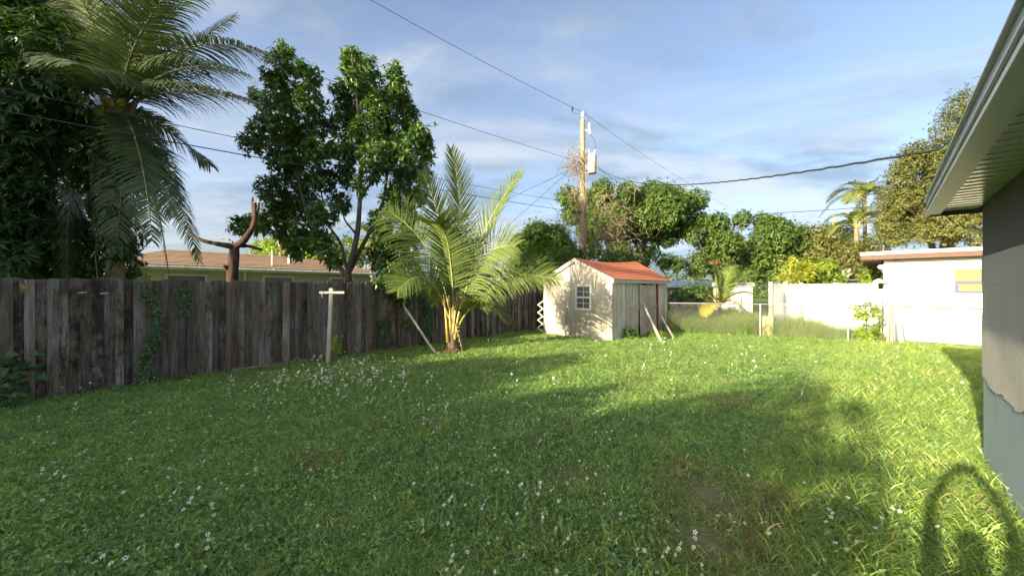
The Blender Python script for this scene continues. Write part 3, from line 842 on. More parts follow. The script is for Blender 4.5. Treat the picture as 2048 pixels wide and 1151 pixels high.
# roof: two slopes of shingle courses over a deck, sagging ridge
OV, OVB = 0.09, 0.07
def ridge_z(b): return APEX + (APEXB - APEX) * (b / DW) - SAG * math.sin(math.pi * min(max(b / DW, 0), 1)) * 1.0
def slope_pt(q, b, side, up=0.0):
    """q 0 at ridge .. 1 at eave edge"""
    half = GW / 2 + OV
    a = GW / 2 + side * half * q
    ez = EAVE - (APEX - EAVE) / (GW / 2) * OV
    z = ridge_z(b) * (1 - q) + (ez + 0.0 * b) * q
    return SP(a, b, z + up)
bs = np.linspace(-OVB, DW + OVB, 12)
roof = None
for side in (-1, 1):
    V, Fi = [], []
    for b in bs:
        for q in (0, 1):
            V.append(slope_pt(q, b, side, 0.0)); V.append(slope_pt(q, b, side, 0.035))
    for j in range(len(bs) - 1):
        o_ = j * 4
        for q in ([0, 2, 6, 4], [1, 5, 7, 3], [0, 4, 5, 1], [2, 3, 7, 6]): Fi.append([x + o_ for x in q])
    Fi += [[0, 1, 3, 2], [len(V) - 4, len(V) - 2, len(V) - 1, len(V) - 3]]
    rf = obj('roof', (np.array(V), np.array(Fi)), M['shed_trim'], shed)
    nc = 11
    for c in range(nc):
        q0, q1 = c / nc - 0.0, (c + 1) / nc + 0.012
        V, Fi = [], []
        for j, b in enumerate(bs):
            b2 = b + (0.012 if j == len(bs) - 1 else (-0.012 if j == 0 else 0)) + rng.normal() * 0.004
            V += [slope_pt(max(q0, 0), b2, side, 0.038), slope_pt(q1, b2, side, 0.052 + rng.uniform(0, 0.004)), slope_pt(q1, b2, side, 0.040)]
        for j in range(len(bs) - 1):
            o_ = j * 3
            Fi += [[o_, o_ + 3, o_ + 4, o_ + 1], [o_ + 1, o_ + 4, o_ + 5, o_ + 2]]
        obj('shingle_course', (np.array(V), np.array(Fi)), M['red_roof'], rf)
# gable trim boards and eave board
for side in (-1, 1):
    p0, p1 = slope_pt(0, -OVB, side), slope_pt(1, -OVB, side)
    dn = UZ * 0.11
    obj('barge_board', hexa([p0 - dn, p1 - dn, p1 - dn + SDv * 0.022, p0 - dn + SDv * 0.022], [p0, p1, p1 + SDv * 0.022, p0 + SDv * 0.022]) if side > 0 else hexa([p1 - dn, p0 - dn, p0 - dn + SDv * 0.022, p1 - dn + SDv * 0.022], [p1, p0, p0 + SDv * 0.022, p1 + SDv * 0.022]), M['shed_trim'], shed)
obj('eave_board', sbox(GW + OV - 0.02, GW + OV, -OVB + 0.023, DW + OVB, EAVE - 0.14, EAVE - 0.045), M['shed_trim'], shed)

def stick(name, p0, p1, r, mat, label, cat='pole', flat=None, group=None, n=7):
    p0 = np.array(list(p0), dtype=float); p1 = np.array(list(p1), dtype=float)
    t = np.linspace(0, 1, 6)[:, None]
    P = p0 + (p1 - p0) * t + rng.normal(size=(6, 3)) * 0.004
    if flat:
        d = unit(p1 - p0); a = unit(np.cross(d, UZ)); b2 = np.cross(d, a)
        ch = [box((p0 + p1) / 2, d, a, b2, np.linalg.norm(p1 - p0), flat[0], flat[1])]
    else: ch = tube(P, [r * q for q in (1.05, 1, 1.02, 0.96, 0.98, 0.92)], n)
    o = obj(name, ch, mat, None, not flat, origin=p0)
    return tag(o, label, cat, group)
stick('prop_pole', (4.67, 11.70, -0.02), (4.72, 13.56 - 0.1, 1.10), 0.04, M['lumber_pale'], 'thick pale pole propped against the shed doors, nearer the camera', flat=(0.06, 0.045))
stick('prop_stick', (5.35, 12.30, -0.02), (5.52, 14.15, 0.80), 0.03, M['lumber_grey'], 'thin brownish stick leaning on the right side of the shed doorway', flat=(0.05, 0.03))
# zigzag white strip hanging at the shed's left corner
zz = []
for i in range(9):
    p = PX(1086 - (10 if i % 2 else 0) - i * 0.1, 600 + i * 7.6, 13.75)
    zz.append(np.array(list(p)))
ch = []
for i in range(8):
    d = unit(zz[i + 1] - zz[i]); a = np.array([0, 1.0, 0]); b2 = unit(np.cross(d, a))
    ch.append(box((zz[i] + zz[i + 1]) / 2 + np.array([0, 0.004 * (i % 2), 0]), d, a, b2, np.linalg.norm(zz[i + 1] - zz[i]) + 0.03, 0.008, 0.038))
o = obj('zigzag_strip', ch, M['white_metal'], None, origin=(zz[-1][0], zz[-1][1], 0))
tag(o, 'folded white zigzag strip standing between the dark fence and the shed', 'metal strip')

# ------------------------------------------------------------------ clothes line post, leaning pole
tp = empty('clothesline_post', (-4.09, 8.39, 0), 'white T shaped clothesline post with crossbar in front of the dark fence', 'post')
p0 = np.array([-4.12, 8.39, -0.05]); p1 = np.array([-4.05, 8.41, 1.68])
obj('upright', box((p0 + p1) / 2, unit(p1 - p0), unit(np.cross(unit(p1 - p0), [0, 1, 0])), [0, 1, 0], 1.74, 0.072, 0.06), M['lumber_pale'], tp)
obj('crossbar', box(PX(664, 583, 8.36), unit(np.array([1, 0.06, 0.0])), unit(np.array([-0.06, 1, 0])), UZ, 0.54, 0.045, 0.05), M['lumber_pale'], tp)
obj('hook', tube([PX(645, 585, 8.32), PX(644, 590, 8.31), PX(646, 593, 8.31)], 0.012, 5), M['galv'], tp, True)
wire('clothes_line', [PX(662, 586, 8.34), PX(659, 600, 8.33), PX(668, 618, 8.40), PX(684, 632, 8.8)], 0.004, 'thin loose line dangling from the white T shaped post', mat=M['lumber_grey'], group='loose garden lines')
stick('leaning_pole', (-1.95, 9.67, -0.02), (-3.08, 10.5, 1.27), 0.032, M['lumber_pale'], 'long pale pole leaning on the dark fence left of the young palm', n=8)
# orange dead leaf caught on the fence
lf = leaves(np.array([FP(0.02, 0.045, 1.60)]), np.array([[0.12, -0.02, 1.0]]), np.array([FN + FD * 0.6]), 0.2, 0.075, 0.3, 0.5)
o = obj('dead_leaf', lf, M['dead_leaf'], None, origin=FP(0.02, 0.045, 1.60)); tag(o, 'curled orange dead leaf caught on the dark fence near its left end', 'leaf')
for nm, ss, zz_, lb in (('wood_scrap', 0.62, 1.615, 'small pale wood scrap tucked on the dark fence, left of two'), ('wood_scrap', 0.86, 1.60, 'small pale wood scrap tucked on the dark fence, right of two')):
    o = obj(nm, box(FP(ss, 0.05, zz_), unit(FD + UZ * 0.1), FN, UZ, 0.10, 0.02, 0.022), M['lumber_pale'], None, origin=FP(ss, 0.05, zz_)); tag(o, lb, 'wood scrap', 'scraps on the fence')

# ------------------------------------------------------------------ neighbour's house behind the board fence
N0 = np.array([-13.5, 13.8, 0.0]); ND = FD; NB_ = np.array([-0.76, 0.65, 0.0])
nh = empty('neighbour_house', N0, 'low cream house with brown shingle roof behind the board fence', 'house')
def NP(a, b, z): return N0 + ND * a + NB_ * b + UZ * z
def nbox(a0, a1, b0, b1, z0, z1): return hexa([NP(a0, b0, z0), NP(a1, b0, z0), NP(a1, b1, z0), NP(a0, b1, z0)], [NP(a0, b0, z1), NP(a1, b0, z1), NP(a1, b1, z1), NP(a0, b1, z1)])
obj('wall', nbox(-1.0, 9.1, 0.55, 7.0, 0, 2.50), M['cream'], nh)
for a in (0.6, 3.9, 6.9):
    wn_ = obj('window', nbox(a, a + 1.3, 0.52, 0.549, 1.1, 2.25), M['white'], nh)
    obj('pane', nbox(a + 0.08, a + 1.22, 0.50, 0.519, 1.18, 2.17), M['glass'], wn_)
obj('downpipe', tube([NP(3.2, 0.5, 0), NP(3.2, 0.5, 2.42)], 0.05, 8), M['white_metal'], nh, True)
EZ = 2.44
rz = 3.42
def roofp(a, b, z): return NP(a, b, z)
Vr = np.array([NP(-1.6, 0, EZ + 0.12), NP(9.7, 0, EZ + 0.12), NP(6.4, 3.6, rz), NP(1.2, 3.6, rz), NP(-1.6, 7.2, EZ + 0.12), NP(9.7, 7.2, EZ + 0.12)])
nroof = obj('roof', [(Vr, np.array([[0, 1, 2, 3], [5, 4, 3, 2]])), (Vr.copy(), np.array([[1, 5, 2], [4, 0, 3]]))], M['brown_roof'], nh)
nc = 12
for c in range(nc):
    q0, q1 = c / nc, (c + 1) / nc + 0.01
    def rp(q, left, up): 
        a = (-1.6 + (1.2 + 1.6) * q) if left else (9.7 + (6.4 - 9.7) * q)
        return NP(a, 3.6 * q, EZ + 0.12 + (rz - EZ - 0.12) * q + up)
    V = np.array([rp(q0, True, 0.030), rp(q0, False, 0.030), rp(min(q1, 1), False, 0.008), rp(min(q1, 1), True, 0.008), rp(q0, True, 0.004), rp(q0, False, 0.004)])
    obj('shingle_course', (V, np.array([[0, 1, 2, 3], [4, 5, 1, 0]])), M['brown_roof'], nroof)
obj('fascia', nbox(-1.62, 9.72, -0.02, 0.005, EZ - 0.05, EZ + 0.11), M['white'], nh)
obj('soffit', nbox(-1.6, 9.7, 0.006, 0.549, EZ - 0.02, EZ), M['white'], nh)
gt = obj('gutter', tube([NP(-1.62, -0.075, EZ + 0.04), NP(9.72, -0.075, EZ + 0.02)], 0.05, 8), M['white_metal'], nh, True)
for k in range(7): obj('gutter_strap', nbox(-0.5 + k * 1.55, -0.47 + k * 1.55, -0.13, 0.0, EZ + 0.085, EZ + 0.105), M['white_metal'], gt)
obj('vent_pipe', tube([NP(4.35, 0.75, 2.7), NP(4.35, 0.75, 3.45)], 0.045, 8), M['white_metal'], nh, True)
obj('vent_pipe', tube([NP(5.3, 1.4, 2.9), NP(5.3, 1.4, 3.42)], 0.075, 8) + tube([NP(5.3, 1.4, 3.42), NP(5.3, 1.4, 3.52)], 0.11, 8), M['white_metal'], nh, True)

# ------------------------------------------------------------------ white house beyond the chain link, right
W_0 = np.array([12.4, 12.5, 0]); WD = E2; WB = E1
wh = empty('white_house', W_0, 'bright white flat roofed house with brown band under the roof edge', 'house')
def WP(a, b, z): return W_0 + WD * a + WB * b + UZ * z
def wbox(a0, a1, b0, b1, z0, z1): return hexa([WP(a0, b0, z0), WP(a1, b0, z0), WP(a1, b1, z0), WP(a0, b1, z0)], [WP(a0, b0, z1), WP(a1, b0, z1), WP(a1, b1, z1), WP(a0, b1, z1)])
obj('wall', wbox(0, 9.0, 0, 7.0, -0.1, 2.62), M['white'], wh)
obj('brown_band', wbox(-0.55, 9.4, -0.42, 7.3, 2.625, 2.775), M['brown_band'], wh)
obj('roof_edge', wbox(-0.57, 9.42, -0.44, 7.32, 2.777, 2.875), M['white'], wh)
a0 = 1.52
w2 = obj('window', [wbox(a0 - 0.06, a0 + 1.4, -0.03, -0.001, z0, z1) for z0, z1 in ((2.24, 2.33),)] + [wbox(a0 - 0.07, a0 + 0.01, -0.03, -0.001, 1.52, 2.239)], M['cream'], wh)
obj('blind', wbox(a0 + 0.012, a0 + 1.4, -0.012, -0.002, 1.55, 2.238), M['blind'], w2)
obj('lower_sash', [wbox(a0 + 0.012, a0 + 1.4, -0.05, -0.014, z0, z1) for z0, z1 in ((1.54, 1.59), (1.83, 1.90))] + [wbox(a0 + 0.012, a0 + 0.075, -0.05, -0.014, 1.591, 1.829)], M['blue'], w2)
obj('base_ledge', wbox(-0.01, 9.0, -0.03, -0.001, -0.05, 0.75), M['white'], wh)
fl = empty('flood_light', WP(0.0, -0.06, 2.45), 'small white twin flood light under the roof corner of the white house', 'lamp')
obj('base', tube([WP(0.05, -0.002, 2.45), WP(0.05, -0.05, 2.45)], 0.06, 10), M['white_metal'], fl, True)
for dx in (-0.09, 0.10): obj('lamp_head', tube([WP(0.05 + dx * 0.4, -0.06, 2.46), WP(0.05 + dx, -0.10, 2.42), WP(0.05 + dx * 1.5, -0.19, 2.38)], [0.025, 0.045, 0.075], 10), M['white_metal'], fl, True)
pj = empty('wall_lamp', WP(-0.05, -0.1, 1.95), 'white saucer shaped lamp on the left corner of the white house', 'lamp')
obj('shade', tube([WP(-0.12, -0.15, 1.86), WP(-0.12, -0.15, 1.93), WP(-0.12, -0.15, 2.0)], [0.17, 0.13, 0.03], 14), M['white_metal'], pj, True)
obj('arm', tube([WP(0, 0.0, 1.95), WP(-0.1, -0.13, 1.97)], 0.018, 6), M['white_metal'], pj, True)
ms = empty('meter_box', WP(-0.02, 0.1, 1.4), 'grey pipe and box on the left side of the white house', 'utility box')
obj('box', wbox(-0.14, -0.002, 0.02, 0.3, 1.3, 1.65), M['grey_pale'], ms)
obj('pipe', tube([WP(-0.07, 0.14, 0.0), WP(-0.07, 0.14, 1.3)], 0.025, 7), M['grey_pale'], ms, True)

# ------------------------------------------------------------------ white vinyl fence (shaded run and sunlit run)
VA = np.array([9.30, 13.50, 0]); VBp = np.array([12.72, 16.52, 0]); VC = np.array([13.35, 13.75, 0])
def vinyl(name, P, Q, n, label, scallop, h=1.83):
    root = empty(name, P, label, 'fence', 'white vinyl fence runs')
    d = unit(Q - P); L = float(np.linalg.norm(Q - P)); nn = np.cross(UZ, d)
    w = L / n
    for i in range(n):
        a0, a1 = i * w + 0.003, (i + 1) * w - 0.003
        top = [(a0, h)] + ([(a0 + (a1 - a0) * q, h + 0.035 * math.sin(math.pi * q)) for q in (0.2, 0.4, 0.6, 0.8)] if scallop else []) + [(a1, h)]
        poly = [(a0, 0.03), (a1, 0.03)] + top[::-1]
        m_ = len(poly)
        V = np.array([P + d * a + nn * off + UZ * z for off in (-0.012, 0.012) for (a, z) in poly])
        Fi4 = [[j, (j + 1) % m_, m_ + (j + 1) % m_, m_ + j] for j in range(m_)]
        obj('slat', [(V, np.array(Fi4)), (V.copy(), np.array([list(range(m_))[::-1], [m_ + j for j in range(m_)]]))], M['vinyl'], root)
    for z in (0.12, 1.62):
        obj('rail', box((P + Q) / 2 + UZ * z + nn * 0.035, d, nn, UZ, L, 0.04, 0.11), M['vinyl'], root)
    return root, d, nn
v1, vd, vn = vinyl('vinyl_fence', VA, VBp, 20, 'flat topped white vinyl fence run in blue shade behind the chain link', False, 1.86)
for q in (0.0, 0.42, 1.0):
    p = VA + (VBp - VA) * q
    obj('fence_post', box(p + UZ * 0.95 - vn * 0.02, vd, vn, UZ, 0.11, 0.11, 1.92), M['vinyl'] if q else M['lumber'], v1)
v2, vd2, vn2 = vinyl('vinyl_fence', VBp, VC, 18, 'sunlit white vinyl fence with scalloped top beside the white house', True, 1.83)
for q in (0.5, 0.98):
    p = VBp + (VC - VBp) * q
    obj('fence_post', box(p + UZ * 0.95 + vn2 * 0.05, vd2, vn2, UZ, 0.11, 0.11, 1.9), M['vinyl'], v2)

# ------------------------------------------------------------------ chain link fence
CL = [np.array(p) for p in ((5.85, 14.30, 0), (9.20, 13.10, 0), (10.80, 12.05, 0), (11.70, 11.50, 0), (13.55, 10.10, 0))]
clf = empty('chain_link_fence', CL[1], 'galvanised chain link fence between the shed and the white house', 'fence')
H = 1.12
for i in range(4):
    P, Q = CL[i], CL[i + 1]
    d = unit(Q - P); L = float(np.linalg.norm(Q - P)); nn = np.cross(UZ, d)
    ch = []
    pitch = 0.072
    z0, z1 = 0.03, H - 0.02
    hh = z1 - z0
    for sg in (1, -1):
        k = -hh
        while k < L:
            # line a = k + (z-z0)  (45 degrees), clipped to 0..L
            za, zb = max(0.0, -k), min(hh, L - k)
            if zb - za > 0.02:
                aa, ab = k + za, k + zb
                if sg < 0: aa, ab = L - aa, L - ab
                ch += tube([P + d * aa + UZ * (z0 + za) + nn * 0.004 * sg, P + d * ab + UZ * (z0 + zb) + nn * 0.004 * sg], 0.0023, 3, caps=False)
            k += pitch
    o = obj('wire_mesh', ch, M['galv'], clf); o['kind'] = 'stuff'
    rail_m = M['galv'] if i < 3 else M['rust_iron']
    obj('top_rail', tube([P + UZ * H, Q + UZ * (H - (0.02 if i == 3 else 0))], 0.021, 8), rail_m, clf, True)
    if i == 3: obj('mid_rail', tube([P + UZ * 0.62, Q + UZ * 0.56], 0.016, 7), M['galv'], clf, True)
for p, h in ((CL[0], 1.15), (CL[1] - unit(CL[1] - CL[0]) * 0.45, 1.12), (CL[2], 1.28), (CL[3] + np.array([0.02, 0, 0]), 1.05)):
    obj('post', tube([p - UZ * 0.05, p + UZ * h], 0.03, 9) + tube([p + UZ * h, p + UZ * (h + 0.03)], [0.034, 0.012], 9), M['galv'], clf, True)
obj('gate_bar', tube([CL[2] + UZ * 1.25, CL[3] + UZ * 1.22], 0.018, 7), M['galv'], clf, True)
# plywood sheet and wooden post, boards leaning
dch = unit(CL[1] - CL[0])
o = obj('plywood_sheet', box(CL[1] - dch * 0.22 + np.array([0, 0.10, 0.33]), dch, np.array([0.1, 0.95, 0.25]), UZ, 0.42, 0.015, 0.72), M['lumber'], None, origin=CL[1] - dch * 0.22 + np.array([0, 0.1, 0])); tag(o, 'tan plywood sheet standing behind the chain link beside the white vinyl fence', 'plywood')
q = CL[3]
o = obj('wooden_post', box(q + np.array([-0.12, 0.02, 0.68]), E2, E1, UZ, 0.10, 0.10, 1.42), M['lumber'], None, origin=q + np.array([-0.12, 0.02, 0])); tag(o, 'square weathered wooden post standing in the chain link line by the white house', 'post')
for k, (dx, tx, h, lb) in enumerate(((-0.34, -0.20, 1.18, 'leftmost of the thin boards leaning on the wooden post by the white house'), (-0.24, -0.15, 1.10, 'middle of the thin boards leaning on the wooden post by the white house'), (0.02, 0.05, 0.92, 'short wide grey board standing right of the wooden post by the white house'))):
    stick('leaning_board', q + np.array([dx, -0.16 - 0.03 * k, 0]), q + np.array([tx, -0.06, h]), 0.03, M['lumber'] if k < 2 else M['grey_pale'], lb, 'board', flat=(0.05 if k < 2 else 0.11, 0.02), group='boards by the post')

# ------------------------------------------------------------------ grey metal shed and far buildings
gs0 = np.array([12.2, 22.6, 0])
gs = empty('metal_shed', gs0, 'small grey metal shed with open doorway beyond the chain link', 'shed')
ga, gb_ = unit(np.array([0.92, -0.12, 0])), unit(np.array([0.45, 0.9, 0]))
def GP(a, b, z): return gs0 + ga * a + gb_ * b + UZ * z
def gbox(a0, a1, b0, b1, z0, z1): return hexa([GP(a0, b0, z0), GP(a1, b0, z0), GP(a1, b1, z0), GP(a0, b1, z0)], [GP(a0, b0, z1), GP(a1, b0, z1), GP(a1, b1, z1), GP(a0, b1, z1)])
for i in range(5): obj('wall_sheet', gbox(i * 0.42 + 0.004, (i + 1) * 0.42 - 0.004, 0, 0.03, 0, 1.78), M['grey_pale'], gs)
obj('end_wall', [gbox(2.10, 2.14, 0.0, 0.25, 0, 1.78), gbox(2.10, 2.14, 1.05, 1.5, 0, 1.78)], M['grey_pale'], gs)
obj('doorway', gbox(1.9, 1.93, 0.2, 1.1, 0, 1.72), M['dark'], gs)  # black panel paints the shade inside the door opening
obj('door_frame', [gbox(2.14, 2.17, 0.2, 0.26, 0, 1.76), gbox(2.14, 2.17, 1.04, 1.10, 0, 1.76), gbox(2.14, 2.17, 0.26, 1.04, 1.69, 1.76)], M['white_metal'], gs)
obj('back_wall', gbox(0, 2.1, 1.46, 1.5, 0, 1.78), M['grey_pale'], gs)
Vr = np.array([GP(-0.12, -0.12, 1.78), GP(2.28, -0.12, 1.78), GP(2.28, 0.35, 2.02), GP(-0.12, 0.35, 2.02), GP(2.28, 1.2, 2.02), GP(-0.12, 1.2, 2.02), GP(2.28, 1.62, 1.78), GP(-0.12, 1.62, 1.78)])
obj('roof', [(Vr, np.array([[0, 1, 2, 3], [3, 2, 4, 5], [5, 4, 6, 7], [0, 7, 6, 1]])), (Vr.copy(), np.array([[1, 6, 4, 2], [0, 3, 5, 7]]))], M['grey_metal'], gs)

def far_house(name, loc, w, d, h, ridge, wallm, roofm, label, rot=0.0):
    loc = np.array(loc, dtype=float)
    r = empty(name, loc, label, 'house')
    ca, sa = math.cos(rot), math.sin(rot)
    A, B = np.array([ca, sa, 0]), np.array([-sa, ca, 0])
    def Pp(a, b, z): return loc + A * a + B * b + UZ * z
    obj('wall', hexa([Pp(0, 0, 0), Pp(w, 0, 0), Pp(w, d, 0), Pp(0, d, 0)], [Pp(0, 0, h), Pp(w, 0, h), Pp(w, d, h), Pp(0, d, h)]), wallm, r)
    e = 0.4
    V = np.array([Pp(-e, -e, h - 0.03), Pp(w + e, -e, h - 0.03), Pp(w + e, d / 2, ridge), Pp(-e, d / 2, ridge), Pp(w + e, d + e, h - 0.03), Pp(-e, d + e, h - 0.03)])
    obj('roof', [(V, np.array([[0, 1, 2, 3], [3, 2, 4, 5]])), (V.copy(), np.array([[1, 4, 2], [0, 3, 5]])), ((V - UZ * 0.05), np.array([[0, 5, 4, 1]]))], roofm, r)
    for k in range(2):
        a = w * (0.2 + 0.45 * k)
        wi = obj('window', hexa([Pp(a, -0.03, 1.0), Pp(a + 1.0, -0.03, 1.0), Pp(a + 1.0, -0.002, 1.0), Pp(a, -0.002, 1.0)], [Pp(a, -0.03, 1.9), Pp(a + 1.0, -0.03, 1.9), Pp(a + 1.0, -0.002, 1.9), Pp(a, -0.002, 1.9)]), M['white'], r)
        obj('pane', hexa([Pp(a + 0.06, -0.04, 1.06), Pp(a + 0.94, -0.04, 1.06), Pp(a + 0.94, -0.031, 1.06), Pp(a + 0.06, -0.031, 1.06)], [Pp(a + 0.06, -0.04, 1.84), Pp(a + 0.94, -0.04, 1.84), Pp(a + 0.94, -0.031, 1.84), Pp(a + 0.06, -0.031, 1.84)]), M['glass'], wi)
    return r
far_house('far_house', (12.6, 32.0, 0), 5.0, 4, 1.75, 2.35, M['cream'], M['grey_metal'], 'pale low house far behind the shed, right of its roof', 0.1)
far_house('far_house', (20.6, 23.5, 0), 5.0, 4, 2.2, 2.34, M['cream'], M['white'], 'low far roof peeking over the sunlit white vinyl fence', -0.2)
# satellite dish on the far roof
sd = empty('satellite_dish', PX(1692, 552, 23.3), 'round white satellite dish above the sunlit white vinyl fence', 'satellite dish')
c = np.array(list(PX(1692, 545, 23.3))); ax = unit(np.array([-0.35, -0.85, 0.35])); u = unit(np.cross(ax, UZ)); v = np.cross(u, ax)
V = [c]; Fi = []
for k, (r, dz) in enumerate(((0.09, 0.015), (0.17, 0.045), (0.235, 0.08))):
    for j in range(16):
        th = j * 2 * math.pi / 16
        V.append(c + r * (math.cos(th) * u + math.sin(th) * v) + ax * dz)
tri = [[0, 1 + j, 1 + (j + 1) % 16] for j in range(16)]
for k in range(2):
    for j in range(16): Fi.append([1 + k * 16 + j, 1 + k * 16 + (j + 1) % 16, 17 + k * 16 + (j + 1) % 16, 17 + k * 16 + j])
obj('dish', [(np.array(V), np.array(tri)), (np.array(V), np.array(Fi))], M['white_metal'], sd, True)
obj('arm', tube([c - v * 0.3, c - v * 0.35 + ax * 0.2, c + ax * 0.48], 0.018, 6), M['white_metal'], sd, True)
obj('receiver', tube([c + ax * 0.44, c + ax * 0.56], 0.05, 8), M['white_metal'], sd, True)
obj('mast', tube([c - ax * 0.05, c - ax * 0.12 - UZ * 0.2, c - ax * 0.12 - UZ * 0.45], 0.025, 6), M['galv'], sd, True)
# far pale chimney stack and small pole on the right
cp = PX(1668, 440, 60.0)
o = obj('chimney_stack', tube([(cp.x, 60, 0), (cp.x, 60, cp.z + 0.5)], [0.45, 0.32], 10) + tube([(cp.x, 60, cp.z + 0.5), (cp.x, 60, cp.z + 0.75)], [0.38, 0.38], 10), M['lumber'], None, True, origin=(cp.x, 60, 0)); tag(o, 'pale far chimney stack above the trees right of centre', 'chimney')
pp = PX(1768, 478, 21.0)
sp = empty('service_pole', (pp.x, 21.0, 0), 'short grey service pole behind the white house roof', 'pole')
obj('shaft', tube([(pp.x, 21, 0), (pp.x, 21, pp.z)], [0.11, 0.085], 9), M['galv'], sp, True)
obj('crossarm', box((pp.x - 0.25, 21, pp.z - 0.35), (1, 0, 0), (0, 1, 0), UZ, 0.9, 0.07, 0.08), M['galv'], sp)

# ------------------------------------------------------------------ utility pole and lines
UP = np.array([3.77, 20.0, 0])
up = empty('utility_pole', UP, 'tall wooden utility pole with grey transformer rising behind the shed', 'utility pole')
def UH(y): return CAM_H + (CY - y) / F * 20.0
obj('pole', tube([UP - UZ * 0.1, UP + UZ * 5, UP + UZ * UH(240)], [0.20, 0.18, 0.13], 12), M['pole'], up, True)
obj('insulator', tube([UP + UZ * UH(240), UP + UZ * UH(232), UP + UZ * UH(230), UP + UZ * UH(227), UP + UZ * UH(222)], [0.05, 0.05, 0.12, 0.12, 0.05], 10), M['white_metal'], up, True)
trc = UP + np.array([0.47, -0.12, 0])
tr = obj('transformer', tube([trc + UZ * UH(347), trc + UZ * UH(346), trc + UZ * UH(312), trc + UZ * UH(309)], [0.20, 0.24, 0.24, 0.19], 14), M['grey_pale'], up, True)
for dx in (-0.1, 0.12): obj('bushing', tube([trc + np.array([dx, 0, UH(309)]), trc + np.array([dx * 1.4, 0, UH(303)]), trc + np.array([dx * 1.7, 0, UH(299)])], [0.05, 0.07, 0.03], 8), M['grey_metal'], tr, True)
for z in (318, 338): obj('bracket', box(UP + np.array([0.2, -0.06, UH(z)]), (1, 0, 0), (0, 1, 0), UZ, 0.3, 0.08, 0.07), M['galv'], up)
obj('fuse_cutout', tube([UP + np.array([0.36, -0.1, UH(268)]), UP + np.array([0.34, -0.1, UH(258)]), UP + np.array([0.34, -0.1, UH(246)])], [0.06, 0.075, 0.05], 8) + [box(UP + np.array([0.2, -0.06, UH(260)]), (1, 0, 0), (0, 1, 0), UZ, 0.26, 0.04, 0.04)], M['white_metal'], up, True)
obj('jumper', tube(bez(UP + np.array([0.37, -0.1, UH(270)]), UP + np.array([0.75, -0.12, UH(280)]), UP + np.array([0.60, -0.12, UH(302)]), 12), 0.012, 5), M['wire'], up, True)
obj('jumper', tube(bez(UP + np.array([0.34, -0.1, UH(246)]), UP + np.array([0.4, 0, UH(236)]), UP + np.array([0.1, 0, UH(222)]), 10), 0.012, 5), M['wire'], up, True)
obj('splice_box', box(UP + np.array([-0.32, -0.1, UH(424)]), (1, 0.1, 0), (0, 1, 0), UZ, 0.6, 0.14, 0.16), M['wire'], up)
obj('ground_wire', tube([UP + np.array([0.17, -0.16, 0.1]), UP + np.array([0.15, -0.15, 6.0]), UP + np.array([0.12, -0.12, UH(300)])], 0.012, 4), M['galv'], up, True)
wa = np.array([0, 0, 1.0])
wire('power_line', [PX(620, -70, 11.6), UP + UZ * UH(223), PX(1365, 357, 32), PX(1470, 420, 46)], 0.009, 'highest thin power line running over the top of the utility pole', sag=0.12, mat=M['wire'])
wire('power_line', [PX(470, 92, 9.5), UP + np.array([-0.3, 0, UH(320)])], 0.009, 'thin line sloping from behind the tall leafy tree to the transformer', sag=0.10)
wire('phone_cable', [PX(-90, 203, 5.2), UP + np.array([-0.4, -0.1, UH(423)])], 0.011, 'thick black cable crossing in front of the tall palm to the utility pole', sag=0.06)
wire('phone_cable', [PX(-90, 155, 5.0), UP + np.array([-0.3, -0.1, UH(406)])], 0.007, 'thinner black cable just above the thick one across the tall palm', sag=0.10)
wire('service_wire', [PX(1135, 340, 19.9), PX(900, 445, 34)], 0.012, 'upper of two wires going down left from the dead vines on the pole', sag=0.1)
wire('service_wire', [PX(1136, 342, 19.9), PX(955, 500, 30)], 0.011, 'steeper of two wires going down left from the dead vines on the pole', sag=0.08)
wire('service_drop', [PX(1188, 326, 19.9), (3.24, 2.84, 2.74)], 0.0105, 'twisted black service cable sagging from the transformer to the near grey eave', sag=0.62, n=160, twist=60)
wire('service_wire', [PX(1190, 332, 19.9), PX(1330, 418, 25), PX(1520, 520, 34)], 0.010, 'wire going down right from the transformer into the broad tree', sag=0.05)
wire('phone_cable', [UP + np.array([0.1, -0.1, UH(428)]), PX(2040, 385, 9.5)], 0.010, 'low black cable running right across the trees towards the olive tree', sag=0.30)
wire('service_wire', [PX(1768, 488, 21), PX(1790, 560, 13.0)], 0.008, 'thin wire from the short service pole down to the white house', sag=0.05)
for sgn in (0,):
    o = obj('line_arrester', tube([PX(1144, 212, 19.6), PX(1145, 217, 19.6), PX(1144, 223, 19.6)], [0.03, 0.06, 0.02], 6) + tube(bez(PX(1144, 223, 19.6), PX(1150, 228, 19.7), PX(1163, 226, 19.9), 8), 0.01, 4), M['wire'], None, True, origin=PX(1144, 223, 19.6)); tag(o, 'small dark clamp hanging on the highest power line left of the pole top', 'clamp')

